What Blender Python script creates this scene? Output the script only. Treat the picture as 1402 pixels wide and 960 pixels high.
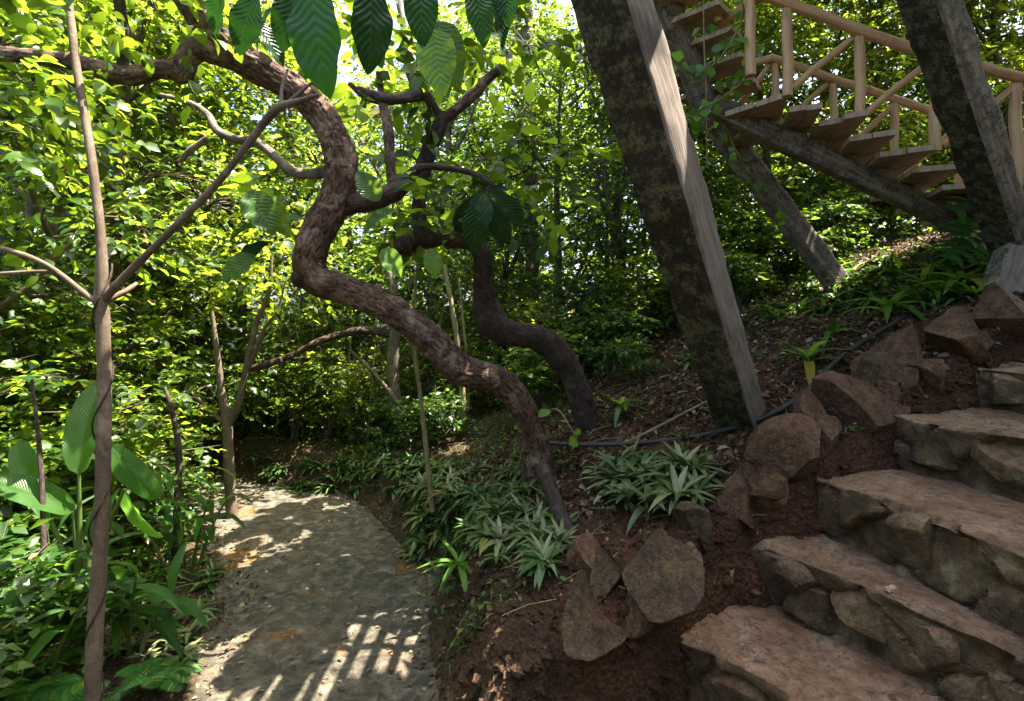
import bpy, bmesh, math, random
import numpy as np
from mathutils import Vector, Matrix

for o in list(bpy.data.objects):
    bpy.data.objects.remove(o)
SC = bpy.context.scene
COL = SC.collection
R = math.radians

# ------------------------------------------------------------------ camera
F = 720.0                      # focal length in photo pixels (photo 1402 x 960)
CX, HY, EYE = 701.0, 430.0, 2.3
cam = bpy.data.cameras.new('camera')
camo = bpy.data.objects.new('camera', cam)
COL.objects.link(camo)
camo.location = (0, 0, EYE)
camo.rotation_euler = (R(90), 0, 0)
cam.sensor_width = 36
cam.lens = F / 1402 * 36
cam.shift_y = -50 / 1402
cam.clip_start = 0.05
cam.clip_end = 500
SC.camera = camo

# ------------------------------------------------------------------ light
SUN = Vector((0.40, 0.08, 0.91)).normalized()        # direction towards the sun
world = bpy.data.worlds.new('World')
SC.world = world
world.use_nodes = True
wn = world.node_tree
wn.nodes.clear()
sky = wn.nodes.new('ShaderNodeTexSky')
sky.sky_type = 'NISHITA'
sky.sun_disc = False
sky.sun_elevation = math.asin(SUN.z)
sky.sun_rotation = math.atan2(SUN.x, SUN.y)
sky.dust_density = 4.0
sky.air_density = 0.7
bg = wn.nodes.new('ShaderNodeBackground')
bg.inputs[1].default_value = 0.12
wo = wn.nodes.new('ShaderNodeOutputWorld')
wn.links.new(sky.outputs[0], bg.inputs[0])
wn.links.new(bg.outputs[0], wo.inputs[0])
sd = bpy.data.lights.new('sun', 'SUN')
sd.energy = 4.6
sd.angle = R(0.22)
sd.color = (1.0, 0.91, 0.77)
so = bpy.data.objects.new('sun', sd)
COL.objects.link(so)
so.location = SUN * 30
so.rotation_euler = SUN.to_track_quat('Z', 'Y').to_euler()
SC.view_settings.view_transform = 'Standard'
SC.view_settings.look = 'None'
SC.view_settings.gamma = 1
SC.view_settings.use_curve_mapping = False
SC.view_settings.exposure = 3.0
SC.cycles.max_bounces = 8
SC.cycles.diffuse_bounces = 3
SC.cycles.transmission_bounces = 4
SC.cycles.use_denoising = True
SC.cycles.sample_clamp_indirect = 4

rng = np.random.default_rng(7)
random.seed(7)


def P(px, py, d):
    """photo pixel + distance along the view axis -> world point"""
    return np.array([(px - CX) * d / F, d, EYE - (py - HY) * d / F])


# ------------------------------------------------------------------ noise
def _h(ix, iy, iz, s):
    with np.errstate(over='ignore'):
        n = (ix.astype(np.int64) * 374761393 + iy.astype(np.int64) * 668265263 + iz.astype(np.int64) * 2147483647 + s * 1274126177) & 0xffffffff
        n = ((n ^ (n >> 13)) * 1274126177) & 0xffffffff
        n = ((n ^ (n >> 16)) * 2246822519) & 0xffffffff
        n = n ^ (n >> 15)
    return n.astype(np.float64) / 4294967295.0


def vnoise(p, s=0):
    i = np.floor(p).astype(np.int64)
    f = p - i
    u = f * f * (3 - 2 * f)
    r = 0
    for dx in (0, 1):
        for dy in (0, 1):
            for dz in (0, 1):
                w = (u[:, 0] if dx else 1 - u[:, 0]) * (u[:, 1] if dy else 1 - u[:, 1]) * (u[:, 2] if dz else 1 - u[:, 2])
                r = r + w * _h(i[:, 0] + dx, i[:, 1] + dy, i[:, 2] + dz, s)
    return r * 2 - 1


def fbm(p, sc=1.0, o=4, s=0):
    p = np.asarray(p, float)
    a, t, r = 1.0, 0.0, 0
    for k in range(o):
        r = r + a * vnoise(p * sc + 17.3 * k, s + k)
        t += a
        a *= 0.5
        sc *= 2.03
    return r / t


def voro(p, s=0):
    """returns F1, F2 and the random value of the nearest cell"""
    i = np.floor(p).astype(np.int64)
    n = len(p)
    f1 = np.full(n, 9.0)
    f2 = np.full(n, 9.0)
    cid = np.zeros(n)
    vec = np.zeros((n, 3))
    for dx in (-1, 0, 1):
        for dy in (-1, 0, 1):
            for dz in (-1, 0, 1):
                c = i + (dx, dy, dz)
                q = c + np.stack([_h(c[:, 0], c[:, 1], c[:, 2], s + 11), _h(c[:, 0], c[:, 1], c[:, 2], s + 23), _h(c[:, 0], c[:, 1], c[:, 2], s + 37)], 1)
                d = np.linalg.norm(q - p, axis=1)
                m = d < f1
                f2 = np.where(m, f1, np.minimum(f2, d))
                vec = np.where(m[:, None], p - q, vec)
                cid = np.where(m, _h(c[:, 0], c[:, 1], c[:, 2], s + 51), cid)
                f1 = np.where(m, d, f1)
    voro.vec = vec
    return f1, f2, cid


def sstep(a, b, x):
    t = np.clip((x - a) / (b - a), 0, 1)
    return t * t * (3 - 2 * t)


# ------------------------------------------------------------------ objects
def link(name, data, parent=None, loc=(0, 0, 0)):
    o = bpy.data.objects.new(name, data)
    COL.objects.link(o)
    o.location = loc
    if parent is not None:
        o.parent = parent
    return o


def tag(o, label=None, cat=None, group=None, kind=None):
    if label:
        o['label'] = label
    if cat:
        o['category'] = cat
    if group:
        o['group'] = group
    if kind:
        o['kind'] = kind
    return o


def thing(name, label, cat, loc=(0, 0, 0), group=None):
    o = link(name, None, None, tuple(float(v) for v in loc))
    return tag(o, label, cat, group)


def dup(root, loc, rotz=0.0, scale=1.0, label=None, group=None, tilt=(0, 0)):
    r = root.copy()
    COL.objects.link(r)
    r.location = [float(v) for v in loc]
    r.rotation_euler = (tilt[0], tilt[1], rotz)
    r.scale = (scale, scale, scale) if not hasattr(scale, '__len__') else scale
    if label:
        r['label'] = label
    if group:
        r['group'] = group
    for ch in list(root.children):
        c = ch.copy()
        COL.objects.link(c)
        c.parent = r
        for g in list(ch.children):
            e = g.copy()
            COL.objects.link(e)
            e.parent = c
    return r


class Geo:
    """collects vertices, faces (tri / quad) and uvs of ONE mesh"""

    def __init__(s):
        s.v, s.f, s.uv, s.mi, s.n = [], [], [], [], 0
        s.at = []

    def add(s, v, f, uv=None, mi=0, at=None):
        v = np.asarray(v, float).reshape(-1, 3)
        f = np.asarray(f, np.int64)
        s.v.append(v)
        s.f.append(f + s.n)
        s.uv.append(np.zeros((len(v), 2)) if uv is None else np.asarray(uv, float))
        s.at.append(v if at is None else at)
        s.mi.append(np.full(len(f), mi) if np.isscalar(mi) else np.asarray(mi))
        s.n += len(v)
        return s

    def mesh(s, name, mats, smooth=True):
        v = np.concatenate(s.v)
        me = bpy.data.meshes.new(name)
        loops, starts, tot, mi, c = [], [], [], [], 0
        for f, m in zip(s.f, s.mi):
            k = f.shape[1]
            loops.append(f.reshape(-1))
            starts.append(c + np.arange(len(f)) * k)
            tot.append(np.full(len(f), k))
            mi.append(m)
            c += f.size
        loops = np.concatenate(loops).astype(np.int32)
        starts = np.concatenate(starts).astype(np.int32)
        me.vertices.add(len(v))
        me.vertices.foreach_set('co', v.astype(np.float32).ravel())
        me.loops.add(len(loops))
        me.loops.foreach_set('vertex_index', loops)
        me.polygons.add(len(starts))
        me.polygons.foreach_set('loop_start', starts)
        me.polygons.foreach_set('material_index', np.concatenate(mi).astype(np.int32))
        me.polygons.foreach_set('use_smooth', np.full(len(starts), smooth))
        uvl = me.uv_layers.new(name='UVMap')
        uv = np.concatenate(s.uv)[loops]
        uvl.data.foreach_set('uv', uv.astype(np.float32).ravel())
        if any(a is not b for a, b in zip(s.at, s.v)):
            at = me.attributes.new('along', 'FLOAT_VECTOR', 'POINT')
            at.data.foreach_set('vector', np.concatenate(s.at).astype(np.float32).ravel())
        me.update(calc_edges=True)
        me.validate()
        for m in (mats if isinstance(mats, (list, tuple)) else [mats]):
            me.materials.append(m)
        return me


# ------------------------------------------------------------------ materials
class NT:
    def __init__(s, name):
        s.m = bpy.data.materials.new(name)
        s.m.use_nodes = True
        s.t = s.m.node_tree
        s.t.nodes.clear()
        s.out = s.t.nodes.new('ShaderNodeOutputMaterial')
        s.co = None

    def n(s, typ, **kw):
        nd = s.t.nodes.new(typ)
        for k, v in kw.items():
            if k.startswith('i_'):
                k = k[2:]
                k = int(k) if k.isdigit() else k.replace('_', ' ')
                s.set(nd.inputs[k], v)
            else:
                setattr(nd, k, v)
        return nd

    def set(s, inp, v):
        if isinstance(v, bpy.types.NodeSocket):
            s.t.links.new(v, inp)
        else:
            inp.default_value = v

    def coord(s):
        if s.co is None:
            s.co = s.n('ShaderNodeTexCoord')
        return s.co.outputs['Object']

    def noise(s, scale, detail=4, rough=0.55, vec=None, dist=0):
        nd = s.n('ShaderNodeTexNoise', i_Scale=scale, i_Detail=detail, i_Roughness=rough, i_Distortion=dist)
        s.set(nd.inputs['Vector'], vec or s.coord())
        return nd.outputs['Fac']

    def vor(s, scale, feature='F1', vec=None, out='Distance'):
        nd = s.n('ShaderNodeTexVoronoi', feature=feature, i_Scale=scale)
        s.set(nd.inputs['Vector'], vec or s.coord())
        return nd.outputs[out]

    def ramp(s, fac, stops):
        nd = s.n('ShaderNodeValToRGB')
        s.set(nd.inputs[0], fac)
        cr = nd.color_ramp
        while len(cr.elements) < len(stops):
            cr.elements.new(0.5)
        for e, (p, c) in zip(cr.elements, stops):
            e.position = p
            e.color = (c[0], c[1], c[2], 1) if hasattr(c, '__len__') else (c, c, c, 1)
        return nd.outputs[0]

    def mix(s, fac, a, b, mode='MIX'):
        nd = s.n('ShaderNodeMix', data_type='RGBA', blend_type=mode)
        s.set(nd.inputs[0], fac)
        for i, c in ((6, a), (7, b)):
            if not isinstance(c, bpy.types.NodeSocket):
                c = (c[0], c[1], c[2], 1)
            s.set(nd.inputs[i], c)
        return nd.outputs[2]

    def math(s, op, a, b=0.0, c=0.0):
        nd = s.n('ShaderNodeMath', operation=op)
        s.set(nd.inputs[0], a)
        s.set(nd.inputs[1], b)
        s.set(nd.inputs[2], c)
        return nd.outputs[0]

    def bump(s, h, strength=0.5, dist=0.02, normal=None):
        nd = s.n('ShaderNodeBump', i_Strength=strength, i_Distance=dist)
        s.set(nd.inputs['Height'], h)
        if normal:
            s.set(nd.inputs['Normal'], normal)
        return nd.outputs[0]

    def bsdf(s, color, rough=0.8, normal=None, spec=0.4, **kw):
        nd = s.n('ShaderNodeBsdfPrincipled')
        if not isinstance(color, bpy.types.NodeSocket):
            color = (color[0], color[1], color[2], 1)
        s.set(nd.inputs['Base Color'], color)
        s.set(nd.inputs['Roughness'], rough)
        nd.inputs['Specular IOR Level'].default_value = spec
        if normal:
            s.set(nd.inputs['Normal'], normal)
        return nd.outputs[0]

    def done(s, sh):
        s.t.links.new(sh, s.out.inputs[0])
        return s.m


def leaf_mat(name, dark, light, trans, tw=0.5, rough=0.42, veins=0, vcol=None, spec=0.45, bumpy=0.3):
    t = NT(name)
    g = t.n('ShaderNodeNewGeometry')
    rnd = g.outputs['Random Per Island']
    oi = t.n('ShaderNodeObjectInfo')
    r2 = t.math('FRACT', t.math('ADD', rnd, t.math('MULTIPLY', oi.outputs['Random'], 0.37)))
    c = t.ramp(r2, [(0, dark), (0.65, [(a + b) / 2 for a, b in zip(dark, light)]), (0.965, light), (0.985, (0.28, 0.2, 0.03)), (1, (0.2, 0.1, 0.03))])
    tc = t.ramp(r2, [(0, [v * 0.15 for v in trans]), (0.55, [v * 0.5 for v in trans]), (1, [min(1, v * 1.5) for v in trans])])
    nz = t.noise(14, 3)
    c = t.mix(t.math('MULTIPLY', nz, 0.5), c, t.mix(1.0, c, (0.55, 0.6, 0.5), 'MULTIPLY'))
    normal = None
    if veins:
        uv = t.co or t.n('ShaderNodeTexCoord')
        t.co = uv
        sep = t.n('ShaderNodeSeparateXYZ')
        t.set(sep.inputs[0], uv.outputs['UV'])
        au = t.math('ABSOLUTE', sep.outputs[0])
        w = t.math('SUBTRACT', t.math('MULTIPLY', sep.outputs[1], veins), t.math('MULTIPLY', au, veins * 0.22))
        fr = t.math('ABSOLUTE', t.math('SUBTRACT', t.math('FRACT', w), 0.5))
        v1 = t.math('GREATER_THAN', 0.035, fr)
        mid = t.math('GREATER_THAN', 0.03, au)
        vv = t.math('MAXIMUM', v1, mid)
        c = t.mix(t.math('MULTIPLY', vv, 0.6), c, vcol or [min(1, x * 2.2) for x in light])
        tc = t.mix(t.math('MULTIPLY', vv, 0.4), tc, [v * 0.5 for v in trans])
        normal = t.bump(t.math('MULTIPLY', t.math('SINE', t.math('MULTIPLY', w, 6.283)), 0.5), 0.5, 0.01)
    elif bumpy:
        normal = t.bump(t.noise(30, 2), bumpy, 0.004)
    b = t.bsdf(c, rough, normal, spec)
    tr = t.n('ShaderNodeBsdfTranslucent')
    t.set(tr.inputs[0], tc)
    mx = t.n('ShaderNodeMixShader', i_0=tw)
    t.set(mx.inputs[1], b)
    t.set(mx.inputs[2], tr.outputs[0])
    return t.done(mx.outputs[0])


def bark_mat(name, a, b, c, patch=None, scale=14.0, bump=0.9, moss=None, mossamt=0.5, fissure=0.7):
    t = NT(name)
    at = t.n('ShaderNodeAttribute', attribute_name='along')
    mp = t.n('ShaderNodeMapping')
    t.set(mp.inputs[0], at.outputs['Vector'])
    mp.inputs['Scale'].default_value = (1, 1, 0.28)
    wv = mp.outputs[0]
    n1 = t.noise(scale * 0.55, 6, 0.65)
    n2 = t.noise(scale * 4.0, 6, 0.7, vec=wv, dist=0.5)
    n3 = t.noise(scale * 9, 4, 0.6, vec=at.outputs['Vector'])
    col = t.ramp(n1, [(0.3, a), (0.5, b), (0.68, c)])
    crack = t.ramp(n2, [(0.40, 1.0), (0.52, 0.0)])
    col = t.mix(t.math('MULTIPLY', crack, fissure), col, [x * 0.3 for x in a])
    col = t.mix(t.ramp(n3, [(0.45, 0.35), (0.6, 0)]), col, [x * 0.5 for x in a])
    if patch:
        col = t.mix(t.ramp(t.noise(scale * 0.6, 5, 0.6, dist=0.5), [(0.55, 0), (0.66, 0.4)]), col, patch)
    if moss:
        col = t.mix(t.ramp(t.noise(scale * 0.3, 5, 0.7), [(mossamt, 0), (mossamt + 0.1, 0.8)]), col, moss)
    h = t.math('ADD', t.math('MULTIPLY', n2, 1.2), t.math('MULTIPLY', n3, 0.35))
    return t.done(t.bsdf(col, 0.85, t.bump(h, bump, 0.02), 0.3))


M = {}
M['leaf_broad'] = leaf_mat('leaf_broad', (0.014, 0.05, 0.007), (0.065, 0.13, 0.013), (0.36, 0.55, 0.028), 0.46)
M['leaf_fine'] = leaf_mat('leaf_fine', (0.014, 0.05, 0.007), (0.07, 0.135, 0.013), (0.34, 0.54, 0.03), 0.45)
M['leaf_dark'] = leaf_mat('leaf_dark', (0.022, 0.07, 0.012), (0.06, 0.12, 0.02), (0.24, 0.44, 0.03), 0.4)
M['leaf_long'] = leaf_mat('leaf_long', (0.018, 0.06, 0.007), (0.085, 0.15, 0.013), (0.52, 0.66, 0.04), 0.52)
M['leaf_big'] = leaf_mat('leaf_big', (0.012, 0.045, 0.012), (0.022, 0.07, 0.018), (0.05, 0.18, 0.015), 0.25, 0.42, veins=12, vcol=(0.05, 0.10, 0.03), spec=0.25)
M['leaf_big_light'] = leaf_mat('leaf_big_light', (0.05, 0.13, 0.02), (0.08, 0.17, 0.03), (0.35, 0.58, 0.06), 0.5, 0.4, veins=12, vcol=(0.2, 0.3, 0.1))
M['leaf_banana'] = leaf_mat('leaf_banana', (0.03, 0.10, 0.012), (0.05, 0.14, 0.02), (0.22, 0.50, 0.05), 0.5, 0.35, veins=30, vcol=(0.07, 0.16, 0.03))
M['leaf_lance'] = leaf_mat('leaf_lance', (0.04, 0.10, 0.02), (0.11, 0.165, 0.05), (0.18, 0.32, 0.04), 0.25, 0.38)
M['leaf_grey'] = leaf_mat('leaf_grey', (0.09, 0.13, 0.05), (0.24, 0.25, 0.12), (0.2, 0.3, 0.1), 0.2, 0.4)
M['leaf_bright'] = leaf_mat('leaf_bright', (0.07, 0.17, 0.02), (0.12, 0.23, 0.03), (0.35, 0.6, 0.05), 0.4, 0.4)
M['leaf_monstera'] = leaf_mat('leaf_monstera', (0.03, 0.10, 0.02), (0.05, 0.15, 0.03), (0.2, 0.5, 0.05), 0.35, 0.3, bumpy=0.15)
M['stem_green'] = leaf_mat('stem_green', (0.06, 0.11, 0.02), (0.10, 0.15, 0.03), (0.2, 0.3, 0.05), 0.1, 0.5)
M['bark_twist'] = bark_mat('bark_twist', (0.050, 0.026, 0.018), (0.15, 0.082, 0.056), (0.33, 0.22, 0.165), patch=(0.46, 0.34, 0.26), scale=13, bump=1.0, fissure=0.9)  # pale patch and bright tone paint sun dapples into the bark
M['bark_dark'] = bark_mat('bark_dark', (0.03, 0.02, 0.016), (0.07, 0.045, 0.038), (0.14, 0.09, 0.075), patch=(0.2, 0.13, 0.11), scale=12)
M['bark_slim'] = bark_mat('bark_slim', (0.075, 0.052, 0.033), (0.13, 0.095, 0.064), (0.20, 0.155, 0.108), patch=(0.31, 0.25, 0.18), scale=9, bump=0.25, fissure=0.25)
M['bark_grey'] = bark_mat('bark_grey', (0.08, 0.065, 0.05), (0.16, 0.13, 0.10), (0.28, 0.23, 0.18), scale=12, bump=0.6, moss=(0.07, 0.1, 0.03), mossamt=0.55)
M['cane'] = bark_mat('cane', (0.16, 0.13, 0.06), (0.26, 0.22, 0.11), (0.36, 0.30, 0.17), scale=10, bump=0.2, fissure=0.3)


M['bark_moss'] = bark_mat('bark_moss', (0.03, 0.022, 0.014), (0.07, 0.05, 0.03), (0.12, 0.09, 0.05), moss=(0.03, 0.035, 0.01), mossamt=0.5)


def soil_material():
    t = NT('red_soil')
    n1 = t.noise(2.2, 6, 0.65)
    n2 = t.noise(22, 6, 0.7)
    v = t.vor(38)
    col = t.ramp(n1, [(0.3, (0.035, 0.014, 0.007)), (0.5, (0.095, 0.036, 0.017)), (0.7, (0.18, 0.075, 0.036))])
    col = t.mix(t.ramp(n2, [(0.35, 0.75), (0.62, 0)]), col, (0.035, 0.018, 0.011))
    geo = t.n('ShaderNodeNewGeometry')
    sep = t.n('ShaderNodeSeparateXYZ')
    t.set(sep.inputs[0], geo.outputs['Position'])
    # mossy, darker earth low on the left of the rise and on the bank's face
    low = t.ramp(t.math('ADD', sep.outputs[0], t.math('MULTIPLY', n1, 1.4)), [(0.0, 0.85), (1.0, 0.0)])
    col = t.mix(low, col, t.ramp(n2, [(0.35, (0.03, 0.022, 0.012)), (0.5, (0.06, 0.045, 0.022)), (0.66, (0.05, 0.065, 0.02))]))
    n5 = t.noise(75, 5, 0.75)
    col = t.mix(t.ramp(n5, [(0.40, 0.8), (0.52, 0)]), col, (0.018, 0.009, 0.005))
    col = t.mix(t.ramp(n5, [(0.60, 0), (0.70, 0.5)]), col, (0.24, 0.13, 0.075))
    h = t.math('ADD', t.math('MULTIPLY', n2, 1.0), t.math('MULTIPLY', v, 0.8))
    h = t.math('ADD', h, t.math('MULTIPLY', t.noise(90, 3, 0.6), 0.3))
    return t.done(t.bsdf(col, 0.9, t.bump(h, 1.0, 0.03), 0.25))


def path_material():
    t = NT('wet_path_rock')
    n1 = t.noise(1.6, 6, 0.6)
    n2 = t.noise(9, 8, 0.72, dist=0.6)
    n3 = t.noise(45, 4, 0.6)
    col = t.ramp(n2, [(0.34, (0.028, 0.025, 0.017)), (0.5, (0.085, 0.075, 0.052)), (0.66, (0.23, 0.195, 0.14))])
    col = t.mix(t.ramp(n1, [(0.52, 0), (0.70, 0.6)]), col, (0.16, 0.10, 0.055))
    wet = t.ramp(t.noise(1.7, 3, 0.5, dist=0.3), [(0.60, 0), (0.66, 1)])
    col = t.mix(t.math('MULTIPLY', wet, 0.8), col, (0.16, 0.075, 0.02))
    rough = t.ramp(wet, [(0, 0.6), (1, 0.22)])
    h = t.math('ADD', n2, t.math('MULTIPLY', n3, 0.25))
    dry = t.math('SUBTRACT', 1.0, t.math('MULTIPLY', wet, 0.6))
    return t.done(t.bsdf(col, rough, t.bump(t.math('MULTIPLY', h, dry), 1.0, 0.07), 0.5))


def stone_material(name, tone=1.0, moss=0.62, mortar=True):
    t = NT(name)
    n1 = t.noise(3.2, 6, 0.62)
    n2 = t.noise(17, 6, 0.68, dist=0.5)
    n3 = t.noise(55, 5, 0.7)
    k = tone
    col = t.ramp(n1, [(0.32, (0.15 * k, 0.070 * k, 0.036 * k)), (0.5, (0.34 * k, 0.19 * k, 0.105 * k)), (0.66, (0.46 * k, 0.30 * k, 0.19 * k))])
    col = t.mix(t.ramp(n2, [(0.36, 0.65), (0.56, 0)]), col, (0.075 * k, 0.055 * k, 0.04 * k))
    wv = t.n('ShaderNodeVectorMath', operation='ADD')
    t.set(wv.inputs[0], t.coord())
    nc = t.n('ShaderNodeTexNoise', i_Scale=4.0, i_Detail=5.0)
    t.set(nc.inputs['Vector'], t.coord())
    sv = t.n('ShaderNodeVectorMath', operation='SCALE')
    t.set(sv.inputs[0], nc.outputs['Color'])
    sv.inputs['Scale'].default_value = 0.5
    t.set(wv.inputs[1], sv.outputs[0])
    ck = t.vor(3.4, 'DISTANCE_TO_EDGE', vec=wv.outputs[0])
    ckf = t.math('MULTIPLY', t.ramp(ck, [(0.0, 0.7), (0.012, 0)]), t.ramp(n1, [(0.52, 0), (0.60, 1)]))
    col = t.mix(t.math('MULTIPLY', ckf, 0.85), col, (0.02, 0.014, 0.009))
    g = t.n('ShaderNodeNewGeometry')
    sn = t.n('ShaderNodeSeparateXYZ')
    t.set(sn.inputs[0], g.outputs['True Normal'])
    side = t.ramp(sn.outputs[2], [(0.35, 1), (0.8, 0)])
    # upright faces: olive and ochre stain, with riser shade painted in; tops stay clean
    side_tone = t.ramp(t.noise(4.2, 5, 0.65), [(0.42, (0.048, 0.030, 0.012)), (0.54, (0.14, 0.095, 0.042)), (0.67, (0.38, 0.30, 0.17))])
    col = t.mix(t.math('MULTIPLY', side, 0.8), col, side_tone)
    och = t.ramp(t.noise(5.5, 4, 0.6), [(moss, 0), (moss + 0.08, 0.75)])
    col = t.mix(t.math('MULTIPLY', och, t.math('ADD', t.math('MULTIPLY', side, 0.7), 0.25)), col, (0.22, 0.13, 0.03))
    col = t.mix(t.ramp(n3, [(0.38, 0.45), (0.48, 0)]), col, (0.045 * k, 0.03 * k, 0.02 * k))
    col = t.mix(t.ramp(n3, [(0.60, 0), (0.72, 0.45)]), col, (0.45 * k, 0.33 * k, 0.23 * k))
    h = t.math('ADD', t.math('MULTIPLY', n2, 1.2), t.math('MULTIPLY', n3, 0.6))
    h = t.math('SUBTRACT', h, t.math('MULTIPLY', ckf, 0.8))
    return t.done(t.bsdf(col, t.ramp(n2, [(0.3, 0.85), (0.7, 0.6)]), t.bump(h, 1.0, 0.035), 0.35))


def rock_material(name, a, b, moss):
    t = NT(name)
    oi = t.n('ShaderNodeObjectInfo')
    n1 = t.noise(7, 6, 0.65)
    n2 = t.noise(30, 5, 0.65)
    n4 = t.noise(80, 5, 0.75)
    col = t.ramp(n1, [(0.32, a), (0.62, b)])
    col = t.mix(t.ramp(n4, [(0.42, 0.6), (0.54, 0)]), col, [x * 0.3 for x in a])
    col = t.mix(t.ramp(n4, [(0.58, 0), (0.70, 0.5)]), col, [min(1, x * 1.7) for x in b])
    col = t.mix(t.ramp(n2, [(0.36, 0.55), (0.55, 0)]), col, [x * 0.35 for x in a])
    mo = t.ramp(t.noise(6, 7, 0.75), [(0.53, 0), (0.66, moss * 0.8)])
    col = t.mix(mo, col, t.mix(n2, (0.05, 0.06, 0.012), (0.12, 0.11, 0.03)))
    return t.done(t.bsdf(col, 0.75, t.bump(t.math('ADD', n2, t.math('ADD', n1, t.math('MULTIPLY', n4, 0.5))), 1.0, 0.025), 0.35))


def wood_material(name, a, b, c, lichen=None, lamt=0.55, sc=1.0, stain=0.5, rough=0.8):
    t = NT(name)
    mp = t.n('ShaderNodeMapping')
    t.set(mp.inputs[0], t.coord())
    mp.inputs['Scale'].default_value = (26 * sc, 26 * sc, 1.6 * sc)
    grain = t.noise(1.0, 5, 0.65, vec=mp.outputs[0])
    big = t.noise(3.0 * sc, 5, 0.6)
    col = t.ramp(grain, [(0.28, a), (0.5, b), (0.72, c)])
    col = t.mix(t.ramp(big, [(0.5, 0), (0.68, stain)]), col, [x * 0.4 for x in a])
    h = grain
    if lichen:
        v = t.vor(16 * sc, 'F1')
        pz = t.math('ADD', t.noise(9 * sc, 8, 0.8), t.math('MULTIPLY', v, -0.06))
        fac = t.ramp(pz, [(lamt - 0.05, 0), (lamt + 0.02, 0.9)])
        fac = t.math('MULTIPLY', fac, t.ramp(t.noise(40 * sc, 4, 0.7), [(0.38, 0.15), (0.55, 1.0)]))
        col = t.mix(fac, col, lichen)
        h = t.math('ADD', grain, t.math('MULTIPLY', fac, 0.6))
    return t.done(t.bsdf(col, rough, t.bump(h, 0.7, 0.012), 0.3))


M['soil'] = soil_material()
M['path'] = path_material()
M['step'] = stone_material('step_stone', 1.0)
M['riser'] = stone_material('riser_stone', 0.95, 0.55)
M['rock'] = rock_material('border_rock', (0.075, 0.034, 0.018), (0.22, 0.11, 0.06), 0.6)
M['rock_moss'] = rock_material('mossy_rock', (0.05, 0.030, 0.015), (0.15, 0.085, 0.045), 1.0)
M['beam_dark'] = wood_material('beam_mossy_shaded_side', (0.012, 0.009, 0.006), (0.026, 0.020, 0.012), (0.045, 0.034, 0.021), lichen=(0.135, 0.125, 0.065), lamt=0.50)  # real moss, plus the shaded side's darkness put into the colour
M['beam_grey'] = wood_material('beam_weathered_lit_side', (0.075, 0.055, 0.043), (0.165, 0.13, 0.108), (0.25, 0.205, 0.175), lichen=(0.12, 0.07, 0.05), lamt=0.62, stain=0.75)  # weathered wood, paler because the lit side's brightness is in the colour
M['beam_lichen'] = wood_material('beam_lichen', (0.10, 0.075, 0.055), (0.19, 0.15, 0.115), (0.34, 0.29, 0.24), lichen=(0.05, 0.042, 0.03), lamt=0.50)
M['rail'] = wood_material('peeled_pole', (0.28, 0.145, 0.07), (0.50, 0.29, 0.15), (0.62, 0.39, 0.22), stain=0.5, rough=0.6)
M['tread'] = wood_material('tread_plank', (0.20, 0.125, 0.085), (0.36, 0.25, 0.18), (0.48, 0.36, 0.27), stain=0.75)


def plain(name, c, rough=0.6, nscale=20, amt=0.4):
    t = NT(name)
    n = t.noise(nscale, 4)
    return t.done(t.bsdf(t.mix(t.math('MULTIPLY', n, amt * 2), c, [x * 0.4 for x in c]), rough, t.bump(n, 0.3, 0.004)))


M['hose'] = plain('hose_rubber', (0.035, 0.036, 0.03), 0.6)
M['chip'] = plain('pale_chip', (0.45, 0.33, 0.2), 0.8)
lt = NT('leaf_litter')
_g = lt.n('ShaderNodeNewGeometry')
lc = lt.ramp(_g.outputs['Random Per Island'], [(0, (0.04, 0.022, 0.012)), (0.4, (0.085, 0.05, 0.026)), (0.8, (0.14, 0.09, 0.048)), (0.95, (0.28, 0.20, 0.11)), (1, (0.2, 0.2, 0.04))])
M['litter'] = lt.done(lt.bsdf(lc, 0.75))

# ------------------------------------------------------------------ terrain
CP = np.array([(-0.9, -2.0), (-0.9, 0.0), (-1.0, 1.5), (-1.15, 3.1), (-1.5, 4.5), (-1.98, 5.35), (-2.55, 6.05), (-3.5, 6.5), (-5, 6.75), (-12, 7.4)])


def path_dist(x, y):
    best = np.full(x.shape, 1e9)
    side = np.ones(x.shape)
    for a, b in zip(CP[:-1], CP[1:]):
        d = b - a
        L = np.hypot(*d)
        t = np.clip(((x - a[0]) * d[0] + (y - a[1]) * d[1]) / L ** 2, 0, 1)
        qx, qy = a[0] + t * d[0], a[1] + t * d[1]
        ds = np.hypot(x - qx, y - qy)
        cr = d[0] * (y - a[1]) - d[1] * (x - a[0])
        m = ds < best
        best = np.where(m, ds, best)
        side = np.where(m, np.where(cr < 0, 1, -1), side)
    return best, side


SA = np.array((0.75, 2.86))
SU = np.array((0.956, 0.29))
SN = np.array((0.29, -0.956))


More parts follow.
